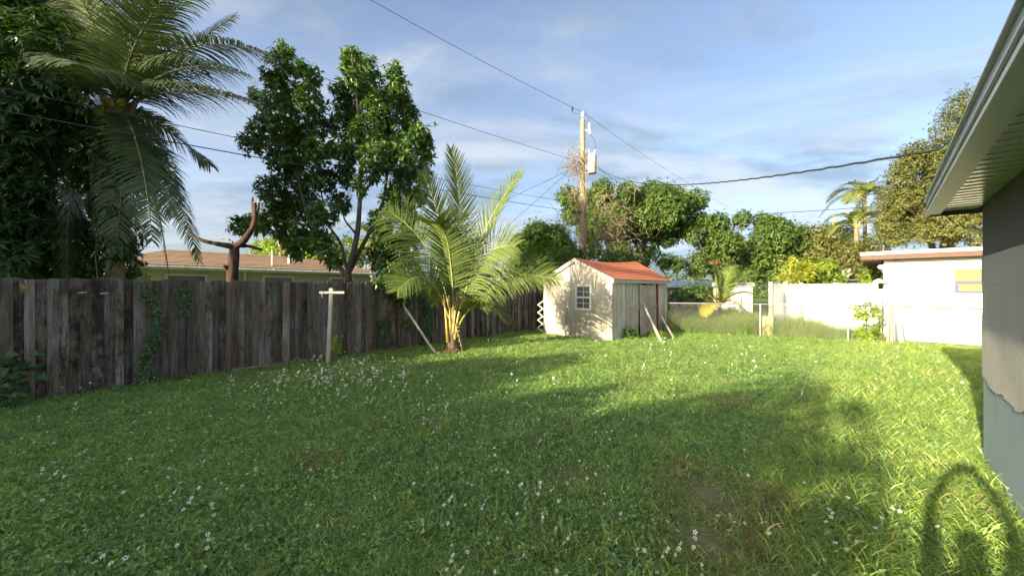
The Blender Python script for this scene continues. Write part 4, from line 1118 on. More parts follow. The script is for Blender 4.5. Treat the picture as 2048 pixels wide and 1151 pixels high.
# dead vines on the pole and in the tree beside it
def twigs(name, label, centre, rad, n, L, r, base):
    ch = []
    for i in range(n):
        p = np.array(list(centre)) + rng.normal(size=3) * np.array(rad) * 0.5
        d = unit(rng.normal(size=3) + np.array([0, 0, -0.5]))
        q = p + d * L * rng.uniform(0.4, 1.2); m = (p + q) / 2 + rng.normal(size=3) * L * 0.25
        ch += tube(bez(p, m, q, 5), r * rng.uniform(0.6, 1.2), 3, caps=False)
    root = empty(name, base, label, 'dead vine')
    o = obj('twigs', ch, M['dead_twig'], root); o['kind'] = 'stuff'
    return root
twigs('dead_vine', 'brown tangle of dead vine around the transformer on the utility pole', UP + np.array([-0.35, -0.15, UH(325)]), (0.75, 0.4, 0.65), 260, 0.55, 0.008, UP + np.array([-0.35, -0.15, UH(345)]))
twigs('dead_vine', 'dead brown vine trailing down the left side of the utility pole', UP + np.array([-0.25, -0.15, UH(400)]), (0.4, 0.3, 2.6), 150, 0.8, 0.008, UP + np.array([-0.25, -0.15, UH(450)]))
twigs('dead_vine', 'large curtain of dead brown vine hanging in the tree right of the pole', PX(1212, 450, 19.4), (1.9, 0.5, 2.3), 420, 0.9, 0.010, PX(1212, 500, 19.4))

# ------------------------------------------------------------------ trees
def px_puffs(lst, Z, dj, squash=1.0):
    out = []
    for (x, y, r) in lst:
        z = Z + rng.uniform(-dj, dj)
        p = PX(x, y, z)
        out.append((np.array(list(p)), np.array([1, 1, squash]) * r * z / F))
    return out
def blob_puffs(c, R, n, r0, r1, flat_bottom=0.35):
    out = []
    c = np.array(c, dtype=float); R = np.array(R, dtype=float)
    while len(out) < n:
        d = rand_dirs(1)[0]
        if d[2] < -flat_bottom: continue
        rad = rng.uniform(0.45, 1.0)
        out.append((c + d * R * rad, rng.uniform(r0, r1)))
    return out

AV = [(569, 96, 15), (562, 122, 24), (625, 152, 20), (600, 135, 18), (548, 160, 22), (576, 185, 30), (525, 196, 22), (618, 195, 28), (562, 232, 34), (628, 242, 30), (534, 258, 30), (595, 284, 34), (505, 284, 22),
      (637, 300, 28), (567, 318, 34), (600, 350, 34), (545, 372, 28), (642, 352, 28), (604, 408, 34), (555, 425, 26), (520, 446, 22), (478, 450, 18), (500, 442, 16), (646, 425, 28), (680, 404, 22), (600, 480, 26), (575, 470, 24), (640, 480, 24), (620, 455, 28), (560, 400, 28), (665, 515, 20), (590, 505, 14),
      (703, 108, 17), (704, 140, 20), (740, 138, 24), (718, 160, 26), (792, 150, 20), (790, 178, 26), (682, 178, 20), (738, 186, 32), (805, 205, 24), (703, 223, 32), (764, 223, 34), (818, 235, 24), (684, 250, 24), (731, 261, 32), (787, 265, 34), (842, 268, 24),
      (697, 296, 28), (759, 303, 34), (815, 300, 34), (852, 300, 22), (845, 345, 24), (801, 345, 32), (740, 335, 24), (832, 385, 24), (790, 397, 28), (765, 440, 26), (812, 425, 24), (690, 345, 22), (668, 300, 18), (720, 372, 16), (770, 480, 24)]
AVB = Vector((-5.32, 12.0, 0))
av = empty('leafy_tree', AVB, 'tall dark glossy leaved tree with twin crowns behind the board fence', 'tree')
puffs = px_puffs(AV, 12.0, 1.1)
chunks = []
for c, r in puffs:
    n = int(84 * (r[0] / 0.45) ** 2)
    P, A = puff_points(c, r * np.array([0.92, 1.4, 1.0]), n, 0.25)
    chunks.append(whorls(P, A, 8, 0.19, 0.07, 1.0, 0.22))
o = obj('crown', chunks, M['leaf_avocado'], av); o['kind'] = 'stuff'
b0 = np.array(AVB)
obj('trunk', limb(b0 - UZ * 0.1, PX(695, 545, 12.0), 0.16, 0.13, 5, 0.01, 10), M['bark'], av, True)
for pts, r in (([(695, 548), (715, 470), (720, 400), (722, 330), (718, 230), (705, 130)], 0.10), ([(697, 545), (738, 465), (768, 400), (775, 340), (790, 230), (792, 160)], 0.075), ([(690, 548), (655, 495), (622, 450), (600, 380), (585, 280), (570, 120)], 0.085),
               ([(694, 540), (683, 485), (650, 440), (640, 360), (628, 240)], 0.055), ([(715, 470), (690, 440), (678, 400)], 0.04), ([(738, 465), (790, 420), (835, 385), (848, 310)], 0.05), ([(622, 450), (560, 440), (500, 445)], 0.04), ([(720, 400), (760, 330), (815, 290)], 0.05), ([(600, 380), (545, 330), (520, 270)], 0.045)):
    P = np.array([list(PX(x, y, 12.0 + (0.25 * math.sin(i * 1.7 + r * 90)) * (i > 0))) for i, (x, y) in enumerate(pts)])
    t = np.linspace(0, len(P) - 1, 20)
    Q = np.stack([np.interp(t, np.arange(len(P)), P[:, k]) for k in range(3)], axis=1)
    Q[1:-1] = (Q[:-2] + Q[1:-1] * 2 + Q[2:]) / 4
    obj('branch', tube(Q, np.linspace(r, r * 0.25, len(Q)), 8), M['bark'], av, True)

# mango at the left edge, with dense dark understorey
mg = [((-12.4, 5.9, 4.6), 1.3), ((-12.0, 6.3, 2.8), 1.2), ((-11.2, 5.9, 5.9), 1.1), ((-13.0, 5.4, 3.4), 1.3), (PX(-60, 60, 8.6), 1.5), (PX(30, 30, 8.2), 1.05), (PX(85, 90, 8.0), 0.85), (PX(110, 165, 8.0), 0.65), (PX(20, 150, 8.0), 1.0), (PX(50, 230, 8.0), 0.85), (PX(-60, 250, 8.4), 1.4), (PX(25, 310, 8.2), 0.75), (PX(70, 330, 8.2), 0.6), (PX(-20, 400, 8.2), 1.0), (PX(60, 430, 8.4), 0.75), (PX(30, 500, 8.0), 0.7),  # leading puffs added out of view to shade the palm fronds
      (PX(-150, 100, 9), 2.0), (PX(-120, 380, 9), 1.6), (PX(60, -60, 8.4), 1.0), (PX(-30, -120, 8.8), 1.5), (PX(120, 215, 8.2), 0.4), (PX(95, 270, 8.3), 0.45)]
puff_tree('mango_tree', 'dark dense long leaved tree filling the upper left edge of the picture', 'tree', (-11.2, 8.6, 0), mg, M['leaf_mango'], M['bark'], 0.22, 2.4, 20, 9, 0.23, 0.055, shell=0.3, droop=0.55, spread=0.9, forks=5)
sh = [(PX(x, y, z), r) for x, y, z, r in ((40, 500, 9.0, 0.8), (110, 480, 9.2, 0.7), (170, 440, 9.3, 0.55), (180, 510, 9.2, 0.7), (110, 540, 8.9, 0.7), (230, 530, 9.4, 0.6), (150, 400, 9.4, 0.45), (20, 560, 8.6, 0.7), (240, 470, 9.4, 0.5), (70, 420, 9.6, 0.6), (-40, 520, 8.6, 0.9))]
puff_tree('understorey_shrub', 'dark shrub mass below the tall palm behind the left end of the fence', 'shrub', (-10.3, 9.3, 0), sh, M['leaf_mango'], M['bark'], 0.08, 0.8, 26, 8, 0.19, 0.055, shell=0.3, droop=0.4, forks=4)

# tall coconut palm, left
PZ = 8.7
PC = PX(240, 222, PZ)
tp_ = empty('coconut_palm', (PC.x - 0.15, PZ, 0), 'tall coconut palm with drooping feather fronds behind the fence, upper left', 'palm')
obj('trunk', tube([(PC.x - 0.15, PZ, -0.1), (PC.x - 0.1, PZ, 2.5), (PC.x - 0.02, PZ, 4.6), (PC.x, PZ, PC.z + 0.1)], [0.2, 0.16, 0.15, 0.2], 12), M['palm_bark'], tp_, True)
for i in range(12):
    a = i * 2.4
    q = np.array([PC.x, PZ, PC.z - 0.25 + 0.03 * i])
    obj('leaf_base', tube(bez(q, q + np.array([math.cos(a) * 0.2, math.sin(a) * 0.2, 0.12]), q + np.array([math.cos(a) * 0.38, math.sin(a) * 0.38, 0.42]), 6), [0.09, 0.08, 0.07, 0.055, 0.045, 0.03], 6), M['palm_bark'], tp_, True)
def tf(p1, p2, z1, z2, mat='frond', **k):
    a = dict(n=104, Lf=0.95, Wf=0.038, hang=1.15, start=0.12, r0=0.03, vee=0.08, fwd=0.4)
    a.update(k)
    frond(tp_, np.array(list(PX(241, 215, PZ))), np.array(list(PX(*p1, PZ + z1))), np.array(list(PX(*p2, PZ + z2))), M[mat], M['rachis_dark'], **a)
tf((345, 30), (545, 110), -0.2, -0.4)
tf((360, 150), (520, 205), -0.5, -1.0, hang=1.0)
tf((262, 90), (285, -70), -0.3, -0.9, hang=0.35)
tf((300, 40), (430, -60), 0.4, 0.6, hang=0.5)
tf((205, 60), (140, -40), -0.4, -1.0)
tf((170, 60), (60, 60), 0.3, 0.8)
tf((150, 130), (40, 230), 0.9, 1.4)
tf((330, 240), (420, 330), 0.8, 1.2, hang=0.9)
tf((235, 30), (215, -110), 0.8, 1.6, hang=0.5)
tf((330, 120), (470, 30), 0.9, 1.6, hang=0.6)
tf((180, 180), (95, 330), 0.5, 0.9, hang=1.0)
tf((330, 290), (398, 520), 0.1, 0.1, hang=0.35, Lf=0.75)
tf((285, 260), (305, 480), -0.7, -1.0, hang=0.4, Lf=0.7, mat='frond')
tf((310, 330), (340, 560), 0.5, 0.4, hang=0.4, Lf=0.6, mat='frond_dead')
tf((120, 270), (135, 570), -0.3, -0.5, hang=0.4, Lf=1.1)
tf((150, 230), (190, 420), 0.7, 0.8, hang=0.8, mat='frond')
tf((245, 100), (330, -10), -0.9, -1.9, hang=0.5)
tf((200, 120), (165, 130), -1.2, -2.3, hang=0.8, Lf=1.14)
tf((255, 280), (232, 505), -0.3, -0.4, hang=0.6, Lf=0.7)
tf((210, 280), (185, 470), -0.2, -0.2, hang=0.7, Lf=0.75)
tf((290, 270), (345, 430), -0.3, -0.5, hang=0.8, Lf=0.8)
tf((265, 290), (275, 520), 0.2, 0.2, hang=0.5, Lf=0.6, mat='frond_dead')
tf((350, 90), (500, 150), -0.9, -1.4, hang=1.1)
tf((200, 20), (95, -30), 0.0, 0.2, hang=0.9)
ck = empty('coconut_cluster', (PC.x, PZ - 0.3, PC.z - 0.1), 'cluster of small greenish coconuts in the crown of the tall palm', 'fruit')
for i in range(9):
    c = np.array([PC.x + rng.uniform(-0.28, 0.25), PZ - 0.22 + rng.uniform(-0.12, 0.1), PC.z + rng.uniform(-0.2, 0.22)])
    zz_ = np.linspace(-1, 1, 7)
    obj('coconut', tube([c + UZ * 0.09 * q for q in zz_], [max(0.004, 0.075 * math.sqrt(max(0, 1 - q * q))) for q in zz_], 8, caps=False), M['leaf_yellow'], ck, True)
ep = [(PX(x, y, PZ - 0.15), r) for x, y, r in ((215, 290, 0.42), (255, 285, 0.42), (285, 310, 0.36), (190, 320, 0.4), (240, 330, 0.42), (175, 350, 0.32), (215, 370, 0.38), (270, 350, 0.33), (235, 410, 0.33), (225, 450, 0.3), (240, 490, 0.32), (300, 340, 0.25))]
puff_tree('climbing_plant', 'leafy climbing plant smothering the trunk of the tall coconut palm', 'climbing plant', (PC.x - 0.15, PZ - 0.25, 0), ep, M['leaf_mango'], M['bark'], 0.04, 1.5, 44, 8, 0.22, 0.05, shell=0.3, droop=0.45, forks=3)

# cut back reddish tree
ct = empty('pollarded_tree', (PX(466, 560, 8.7).x, 8.7, 0), 'cut back reddish brown tree with bare forked stub behind the fence', 'tree')
def ppath(pts, Z, r0, r1, nm, mat, root, sub=14):
    P = np.array([list(PX(x, y, Z + (q[0] if q else 0))) for x, y, *q in pts])
    t = np.linspace(0, len(P) - 1, sub)
    Q = np.stack([np.interp(t, np.arange(len(P)), P[:, k]) for k in range(3)], axis=1)
    Q[1:-1] = (Q[:-2] + Q[1:-1] * 2 + Q[2:]) / 4
    rr = np.linspace(r0, r1, sub) * 0.85 * (1 + rng.normal(size=sub) * 0.10)
    return obj(nm, tube(Q, rr, 9), mat, root, True)
pb = PX(466, 560, 8.7)
obj('trunk', tube([(pb.x, 8.7, -0.1), (pb.x, 8.7, 1.2), list(PX(465, 545, 8.7)), list(PX(467, 515, 8.7)), list(PX(470, 488, 8.7))], [0.16, 0.14, 0.115, 0.12, 0.09], 10), M['bark_red'], ct, True)
for x, y, dz in ((509, 404, -0.15), (518, 403, -0.15), (375, 462, -0.3), (525, 498, 0.2)):
    q = np.array(list(PX(x, y, 8.7 + dz)))
    obj('cut_end', tube([q, q + UZ * 0.012], [0.036, 0.03], 8), M['lumber'], ct)
ppath([(470, 492), (490, 478, -0.1), (508, 450, -0.15), (512, 425, -0.15), (509, 405, -0.15)], 8.7, 0.10, 0.05, 'branch', M['bark_red'], ct)
ppath([(509, 432, -0.15), (506, 412, -0.15), (505, 393, -0.15)], 8.7, 0.05, 0.02, 'branch', M['bark_red'], ct, 6)
ppath([(510, 428, -0.15), (517, 415, -0.15), (518, 404, -0.15)], 8.7, 0.045, 0.025, 'branch', M['bark_red'], ct, 6)
ppath([(472, 492), (440, 487, -0.2), (405, 480, -0.3), (375, 463, -0.3)], 8.7, 0.075, 0.03, 'branch', M['bark_red'], ct)
ppath([(470, 490), (497, 490, 0.1), (525, 498, 0.2)], 8.7, 0.06, 0.03, 'branch', M['bark_red'], ct)
ppath([(463, 545), (452, 535, -0.1), (448, 528, -0.15)], 8.7, 0.06, 0.035, 'stub', M['bark_red'], ct, 6)
ppath([(466, 484), (455, 474, 0), (438, 476, 0)], 8.7, 0.03, 0.012, 'branch', M['lumber_grey'], ct, 6)

# shrubs behind the fence under the leafy tree and left of the young palm
puff_tree('hedge_shrub', 'dark shrub hanging over the board fence left of the young palm', 'shrub', (-3.5, 12.3, 0), [(PX(800, 500, 12), 0.65), (PX(770, 530, 12), 0.5), (PX(760, 500, 12.3), 0.5), (PX(820, 470, 12.3), 0.45), (PX(815, 540, 11.6), 0.4), (PX(790, 555, 11.4), 0.35)], M['leaf_avocado'], M['bark'], 0.06, 0.9, 40, 7, 0.15, 0.06, shell=0.3, forks=3)
puff_tree('fence_creeper', 'grey green weedy tangle draped over the fence top above the leaning pole', 'climbing plant', FP(6.15, 0.1), [(FP(6.1, 0.1, 1.75), 0.22), (FP(6.4, 0.12, 1.6), 0.26), (FP(6.55, 0.14, 1.35), 0.2), (FP(5.8, 0.06, 1.83), 0.16), (FP(6.75, 0.1, 1.75), 0.2)], M['leaf_ivy'], M['bark'], 0.012, 0.9, 90, 6, 0.13, 0.03, shell=0.2, droop=0.5, forks=2)
# background greenery behind the neighbour's roof
def simple_palm(name, label, cx, cy, Z, size, nf, mat, group, trunk=True, base_r=0.12, hang=0.6, seed=0, n=30, seg=3, Wf=0.07):
    r = np.random.default_rng(seed)
    c = np.array(list(PX(cx, cy, Z)))
    root = empty(name, (c[0], Z, 0), label, 'palm', group)
    if trunk: obj('trunk', tube([(c[0] + 0.2, Z, -0.1), (c[0] + 0.1, Z, c[2] * 0.5), c], [base_r * 1.3, base_r, base_r], 9), M['palm_bark'], root, True)
    for i in range(nf):
        a = i * 2.399 + r.uniform(-0.2, 0.2); e = r.uniform(0.0, 1.25)
        d = np.array([math.cos(a), math.sin(a), 0])
        L = size * r.uniform(0.8, 1.1)
        p1 = c + d * L * 0.45 * math.cos(e) + UZ * L * (0.25 + 0.5 * math.sin(e))
        p2 = c + d * L * (0.95 - 0.3 * math.sin(e)) + UZ * L * (-0.55 + 1.0 * math.sin(e))
        frond(root, c, p1, p2, M[mat], M['rachis'], n=n, Lf=size * 0.3, Wf=Wf, hang=hang, r0=0.03, seg=seg)
    return root
simple_palm('background_palm', 'pale palm behind the brown roof, between bare stub and leafy tree', 560, 455, 24.0, 2.4, 12, 'frond_far', 'far palms', seed=4)
simple_palm('background_palm', 'pale palm seen between the leafy tree and the young palm', 742, 480, 25.0, 2.2, 12, 'frond_far', 'far palms', seed=5)
puff_tree('far_shrub', 'light green bush behind the brown roof, below the leafy tree', 'shrub', (PX(590, 495, 25).x, 25, 0), [(PX(560, 500, 25), 1.0), (PX(600, 490, 25), 1.1), (PX(645, 495, 25.5), 1.2), (PX(700, 505, 26), 1.2), (PX(530, 500, 26), 0.9)], M['leaf_lime'], M['bark'], 0.1, 1.2, 22, 6, 0.22, 0.10, forks=2)

# trees beyond the shed
puff_tree('ficus_tree', 'rounded bright green clipped tree behind the shed, left of the pole', 'tree', (PX(1080, 500, 22).x, 22, 0), [(PX(x, y, 22 + dz), r) for x, y, dz, r in ((1075, 470, 0, 0.9), (1045, 490, -0.2, 0.8), (1110, 475, 0.2, 0.9), (1060, 515, -0.3, 0.9), (1100, 515, -0.2, 1.0), (1035, 530, 0, 0.7), (1130, 500, 0.4, 0.8), (1080, 540, -0.3, 0.9), (1130, 540, 0, 0.8))], M['leaf_ficus'], M['bark'], 0.16, 1.6, 105, 6, 0.12, 0.07, shell=0.6, forks=3)
puff_tree('pole_shrub', 'dark green shrub around the foot of the utility pole, just above the shed roof', 'shrub', (4.5, 19.2, 0), [(PX(x, y, 19.2), r) for x, y, r in ((1140, 505, 0.5), (1165, 512, 0.5), (1190, 500, 0.45), (1215, 512, 0.5), (1245, 508, 0.5), (1270, 520, 0.4), (1150, 530, 0.6), (1200, 535, 0.6), (1250, 535, 0.5), (1120, 525, 0.5))], M['leaf_mid'], M['bark'], 0.08, 1.2, 55, 6, 0.13, 0.06, shell=0.3, forks=3)
bt = blob_puffs(PX(1265, 440, 24.5), (4.4, 2.6, 1.9), 60, 0.5, 0.95, 0.55)
bt += [(PX(x, y, 24.5), r) for x, y, r in ((1135, 390, 0.75), (1165, 395, 0.8), (1205, 380, 0.8), (1255, 385, 0.8), (1300, 385, 0.85), (1345, 390, 0.8), (1395, 398, 0.75), (1360, 420, 0.8), (1150, 420, 0.7), (1330, 470, 0.8), (1180, 470, 0.9), (1240, 500, 0.9), (1290, 500, 0.9), (1330, 520, 0.6))]
puff_tree('broad_tree', 'broad flat topped green tree spreading behind the utility pole', 'tree', (PX(1280, 500, 25).x, 25.0, 0), bt, M['leaf_bright'], M['bark'], 0.3, 2.8, 46, 6, 0.17, 0.07, shell=0.35, forks=5)
bt = blob_puffs(PX(1478, 500, 24.0), (3.9, 2.4, 2.1), 34, 0.55, 0.95, 0.6)
bt += [(PX(x, y, 23.5), r) for x, y, r in ((1485, 435, 0.6), (1525, 440, 0.6), (1420, 445, 0.6), (1385, 465, 0.65), (1560, 465, 0.6), (1585, 490, 0.6), (1395, 530, 0.8), (1540, 540, 0.7), (1450, 540, 0.8), (1500, 545, 0.7), (1355, 525, 0.5))]
puff_tree('round_leaf_tree', 'spreading mid green tree between the broad tree and the yellow bush', 'tree', (PX(1480, 520, 24.5).x, 24.5, 0), bt, M['leaf_mid'], M['bark'], 0.26, 1.8, 50, 6, 0.14, 0.08, shell=0.35, forks=5)
puff_tree('flower_bush', 'small patch of red flowers in front of the mid green tree', 'flowering bush', (PX(1432, 530, 20).x, 20, 0), [(PX(1428, 523, 20), (0.32, 0.25, 0.10)), (PX(1437, 524, 20), (0.25, 0.2, 0.09))], M['leaf_red'], M['bark'], 0.03, 2.2, 60, 6, 0.10, 0.06, forks=1)
puff_tree('dark_bush', 'dark green bush between the shed and the small yellowing palm', 'bush', (PX(1385, 600, 19).x, 19, 0), [(PX(x, y, 19), r) for x, y, r in ((1350, 605, 0.6), (1375, 590, 0.6), (1400, 585, 0.6), (1395, 610, 0.55), (1345, 615, 0.5))], M['leaf_mango'], M['bark'], 0.05, 0.5, 40, 6, 0.14, 0.07, forks=2)
puff_tree('far_tree', 'yellow green tree behind the yellow bush, right of the mid green tree', 'tree', (PX(1660, 500, 30).x, 30, 0), [(PX(x, y, 30), r) for x, y, r in ((1625, 480, 1.2), (1660, 470, 1.1), (1640, 510, 1.3), (1690, 500, 1.3), (1610, 520, 1.2), (1720, 530, 1.3), (1680, 540, 1.2), (1600, 465, 0.7))], M['leaf_olive'], M['bark'], 0.2, 2.2, 24, 6, 0.22, 0.10, shell=0.4, forks=3)
puff_tree('lime_bush', 'lime green bush rising over the sunlit white vinyl fence', 'bush', (PX(1660, 570, 20.5).x, 20.5, 0), [(PX(x, y, 20.5), r) for x, y, r in ((1625, 545, 0.7), (1650, 535, 0.6), (1640, 565, 0.6), (1668, 560, 0.55), (1610, 560, 0.6), (1680, 570, 0.4))], M['leaf_lime'], M['bark'], 0.06, 0.9, 36, 6, 0.16, 0.08, forks=2)
puff_tree('lime_bush', 'bright green bush against the left corner of the white house', 'bush', (PX(1745, 560, 16.5).x, 16.5, 0), [(PX(x, y, 16.5), r) for x, y, r in ((1745, 545, 0.35), (1752, 560, 0.35), (1735, 560, 0.3), (1750, 575, 0.35))], M['leaf_lime'], M['bark'], 0.04, 0.7, 50, 6, 0.12, 0.07, forks=2)
# yellow spiky bush
yb = empty('yellow_bush', (PX(1588, 560, 19).x, 19, 0), 'spiky yellow green bush just above the shaded white vinyl fence', 'bush')
ch = []
for x, y in ((1575, 545), (1600, 530), (1610, 548), (1585, 525), (1568, 560), (1595, 555), (1622, 535)):
    c = np.array(list(PX(x, y, 19.0 + rng.uniform(-0.4, 0.4))))
    ch.append(whorls(np.repeat(c[None], 26, 0) + rng.normal(size=(26, 3)) * 0.12, np.repeat(np.array([[0, -0.25, 0.8]]), 26, 0) + rng.normal(size=(26, 3)) * 0.4, 3, 0.45, 0.055, 0.9, 0.15, 0.25, 0.3))
o = obj('foliage', ch, M['leaf_yellow'], yb); o['kind'] = 'stuff'
obj('stem', tube([(PX(1588, 560, 19).x, 19, 0), PX(1590, 560, 19), PX(1592, 540, 19)], [0.06, 0.05, 0.03], 7), M['bark'], yb, True)
# olive tree, right
ot = blob_puffs(PX(1890, 400, 17.5), (2.5, 2.2, 2.2), 34, 0.5, 0.9, 0.7)
ot += [(PX(x, y, 17.0), r) for x, y, r in ((1930, 210, 0.8), (1905, 255, 0.8), (1870, 300, 0.7), (1820, 320, 0.6), (1800, 350, 0.6), (1830, 300, 0.5), (1795, 400, 0.6), (1775, 440, 0.55), (1790, 470, 0.5), (1850, 460, 0.6), (1900, 460, 0.6), (1950, 470, 0.5), (1935, 300, 1.0), (1960, 380, 1.0), (1985, 250, 1.2), (1830, 380, 0.6), (1985, 460, 0.6))]
puff_tree('olive_tree', 'tall feathery olive green tree behind the white house, beside the near eave', 'tree', (PX(1890, 500, 18).x, 18.0, 0), ot, M['leaf_olive'], M['bark'], 0.28, 3.0, 64, 6, 0.11, 0.04, shell=0.25, forks=6)
puff_tree('far_bush', 'olive bush below the two palms left of the olive tree', 'bush', (PX(1715, 530, 23.5).x, 23.5, 0), [(PX(x, y, 23.5), r) for x, y, r in ((1700, 500, 0.7), (1730, 505, 0.7), (1715, 530, 0.8), (1745, 530, 0.7), (1690, 535, 0.6), (1740, 480, 0.5), (1755, 500, 0.6))], M['leaf_olive'], M['bark'], 0.08, 1.0, 40, 6, 0.15, 0.07, shell=0.3, forks=2)
simple_palm('far_palm', 'upper feathery palm left of the olive tree', 1728, 392, 27.0, 2.6, 15, 'frond_far', 'palms by the olive tree', seed=11, hang=0.8)
simple_palm('far_palm', 'lower bright palm just above the sunlit white vinyl fence', 1712, 455, 25.0, 2.3, 15, 'frond_far', 'palms by the olive tree', seed=12, hang=0.9)
# distant tree belt so that no bare horizon shows (a mass nobody could count)
ch = []
for x in range(-700, 2900, 60):
    for zz_ in (62.0,):
        h = 2.6 + rng.uniform(0, 2.2)
        c = np.array([(x - CX) / F * zz_, zz_ + rng.uniform(-3, 3), h * 0.5])
        P, A = puff_points(c, (3.6, 2.5, h * 0.65), 170, 0.5)
        ch.append(whorls(P, A, 5, 0.5, 0.28, 1.0, 0.2))
o = obj('distant_tree_belt', ch, M['leaf_mid']); tag(o, 'far belt of trees along the horizon', 'trees', kind='stuff')

# small yellowing palm beyond the chain link
yp = empty('small_palm', (PX(1440, 600, 16.8).x, 16.8, 0), 'small yellowing palm behind the chain link fence, right of the shed', 'palm')
c0 = np.array(list(PX(1440, 612, 16.8)))
obj('trunk', tube([c0 * np.array([1, 1, 0]) - UZ * 0.05, c0], [0.13, 0.08], 9), M['palm_bark'], yp, True)
for p1, p2, m, z1, z2 in (((1438, 560), (1425, 530), 'frond_young', 0.1, 0.2), ((1460, 560), (1500, 540), 'frond_young', 0.3, 0.6), ((1470, 570), (1515, 590), 'frond_yellow', -0.4, -0.8), ((1455, 585), (1490, 620), 'frond_yellow', -0.5, -1.0), ((1415, 570), (1375, 590), 'frond_young', 0.2, 0.3), ((1425, 590), (1410, 630), 'frond_yellow', -0.5, -0.9), ((1450, 545), (1470, 530), 'frond_young', 0.4, 0.8), ((1405, 585), (1370, 605), 'frond_dead', 0.5, 0.8)):
    frond(yp, c0, np.array(list(PX(*p1, 16.8 + z1))), np.array(list(PX(*p2, 16.8 + z2))), M[m], M['rachis'], n=44, Lf=0.6, Wf=0.06, hang=0.45, r0=0.014, start=0.1, seg=4)

# ------------------------------------------------------------------ young coconut palm on the lawn
YB = Vector((-1.60, 10.06, 0)); YZ = 10.06
yc = empty('young_coconut_palm', YB, 'young coconut palm with golden stalks growing on the lawn by the fence', 'palm')
obj('trunk', tube([(-1.62, YZ, -0.05), (-1.61, YZ, 0.12), (-1.60, YZ, 0.35), (-1.58, YZ, 0.75), (-1.57, YZ, 1.15)], [0.17, 0.13, 0.105, 0.10, 0.08], 14), M['palm_bark'], yc, True)
def yf(b, p1, p2, z1, z2, mat='frond_young', **k):
    a = dict(n=78, Lf=1.05, Wf=0.036, hang=0.5, start=0.2, r0=0.03, vee=0.28, fwd=0.38)
    a.update(k)
    p0 = np.array(list(PX(*b, YZ)))
    frond(yc, p0, np.array(list(PX(*p1, YZ + z1))), np.array(list(PX(*p2, YZ + z2))), M[mat], M['rachis'], **a)
yf((912, 640), (938, 440), (903, 298), 0.1, 0.2, hang=0.12, fwd=1.3, Lf=0.88, n=64, up=(0.55, -1.0, 0.1))
yf((917, 640), (942, 470), (1040, 345), 0.1, 0.0, hang=0.15, fwd=1.2, Lf=0.88, up=(-0.5, -0.7, 0.5))
yf((906, 640), (912, 500), (846, 345), -0.1, -0.7, hang=0.2, fwd=1.0, Lf=0.88, up=(0.3, -0.9, 0.4))
yf((904, 645), (880, 480), (776, 420), 0.2, 0.3, up=(0.3, -0.9, 0.5), hang=0.6, Lf=1.21)
yf((903, 650), (860, 500), (795, 580), -0.5, -1.2, up=(0.2, -0.6, 0.8), hang=0.4, Lf=0.88, mat='frond_young')
yf((915, 645), (945, 480), (1030, 490), -0.2, -0.4, up=(-0.2, -0.9, 0.5), hang=0.5, Lf=1.14)
yf((918, 655), (975, 510), (1115, 560), -0.2, -0.5, up=(-0.1, -0.7, 0.7), hang=0.45, Lf=1.02)
yf((914, 650), (950, 520), (1060, 545), 0.4, 1.0, hang=0.5, Lf=1.06)
yf((908, 645), (905, 440), (870, 445), -0.4, -0.9, hang=0.4, Lf=1.06)
yf((913, 660), (955, 560), (1010, 640), -0.5, -0.9, hang=0.4, Lf=0.71)
yf((906, 660), (900, 600), (925, 700), 0.0, -0.4, hang=0.2, Lf=0.12, n=14, mat='frond_dead', r0=0.03)
for i, (dx, tx) in enumerate(((-0.10, -0.12), (0.08, 0.14), (-0.03, -0.05), (0.04, 0.06))):
    obj('leaf_base', tube(bez((-1.60 + dx, YZ - 0.10 + 0.03 * (i % 3), 0.25 + 0.08 * i), (-1.60 + dx * 1.3, YZ - 0.12, 0.7), (-1.58 + tx * 2.0, YZ - 0.05, 1.5), 8), [0.05, 0.045, 0.04, 0.034, 0.03, 0.026, 0.022, 0.018], 7), M['rachis_gold'], yc, True)
o = obj('root_mound', tube([(-1.60, YZ, -0.02), (-1.60, YZ, 0.05), (-1.60, YZ, 0.10)], [0.42, 0.30, 0.16], 14), plain('brown_mulch', (0.12, 0.08, 0.05), 0.95, 0.1, 0.4, 14, bump=0.8), yc, True)

# ------------------------------------------------------------------ creepers on the fence, left edge plant
def creeper(label, path, n, spread, L, root_s, mat='leaf_ivy'):
    root = empty('ivy', FP(root_s, 0.03), label, 'ivy', 'ivy on the board fence')
    P = np.array([FP(s, 0.038, z) for s, z in path])
    obj('stem', tube(P, 0.006, 5), M['bark'], root, True)
    t = rng.uniform(0, len(P) - 1, n)
    Q = np.stack([np.interp(t, np.arange(len(P)), P[:, k]) for k in range(3)], axis=1)
    Q = Q + FD * (rng.normal(size=n) * spread)[:, None] + UZ * (rng.normal(size=n) * spread)[:, None] + FN * rng.uniform(0.01, 0.06, n)[:, None]
    D = FD * rng.normal(size=n)[:, None] * 0.6 - UZ * rng.uniform(0.2, 1.0, n)[:, None] + FN * rng.uniform(0, 0.3, n)[:, None]
    o = obj('foliage', leaves(Q, D, FN + UZ * 0.5 + rng.normal(size=(n, 3)) * 0.25, rng.uniform(0.6, 1.2, n) * L, rng.uniform(0.6, 1.2, n) * L * 0.85, 0.12, 0.15), M[mat], root)
    o['kind'] = 'stuff'
def fs(x):   # fence parameter at picture column
    k = (x - CX) / F
    return (k * F0[1] - F0[0]) / (FD[0] - k * FD[1])
creeper('long ivy climbing the boards from the grass, left part of the fence', [(fs(290), 0.0), (fs(284), 0.35), (fs(300), 0.7), (fs(314), 1.0), (fs(306), 1.4), (fs(285), 1.78)], 300, 0.045, 0.075, fs(290))
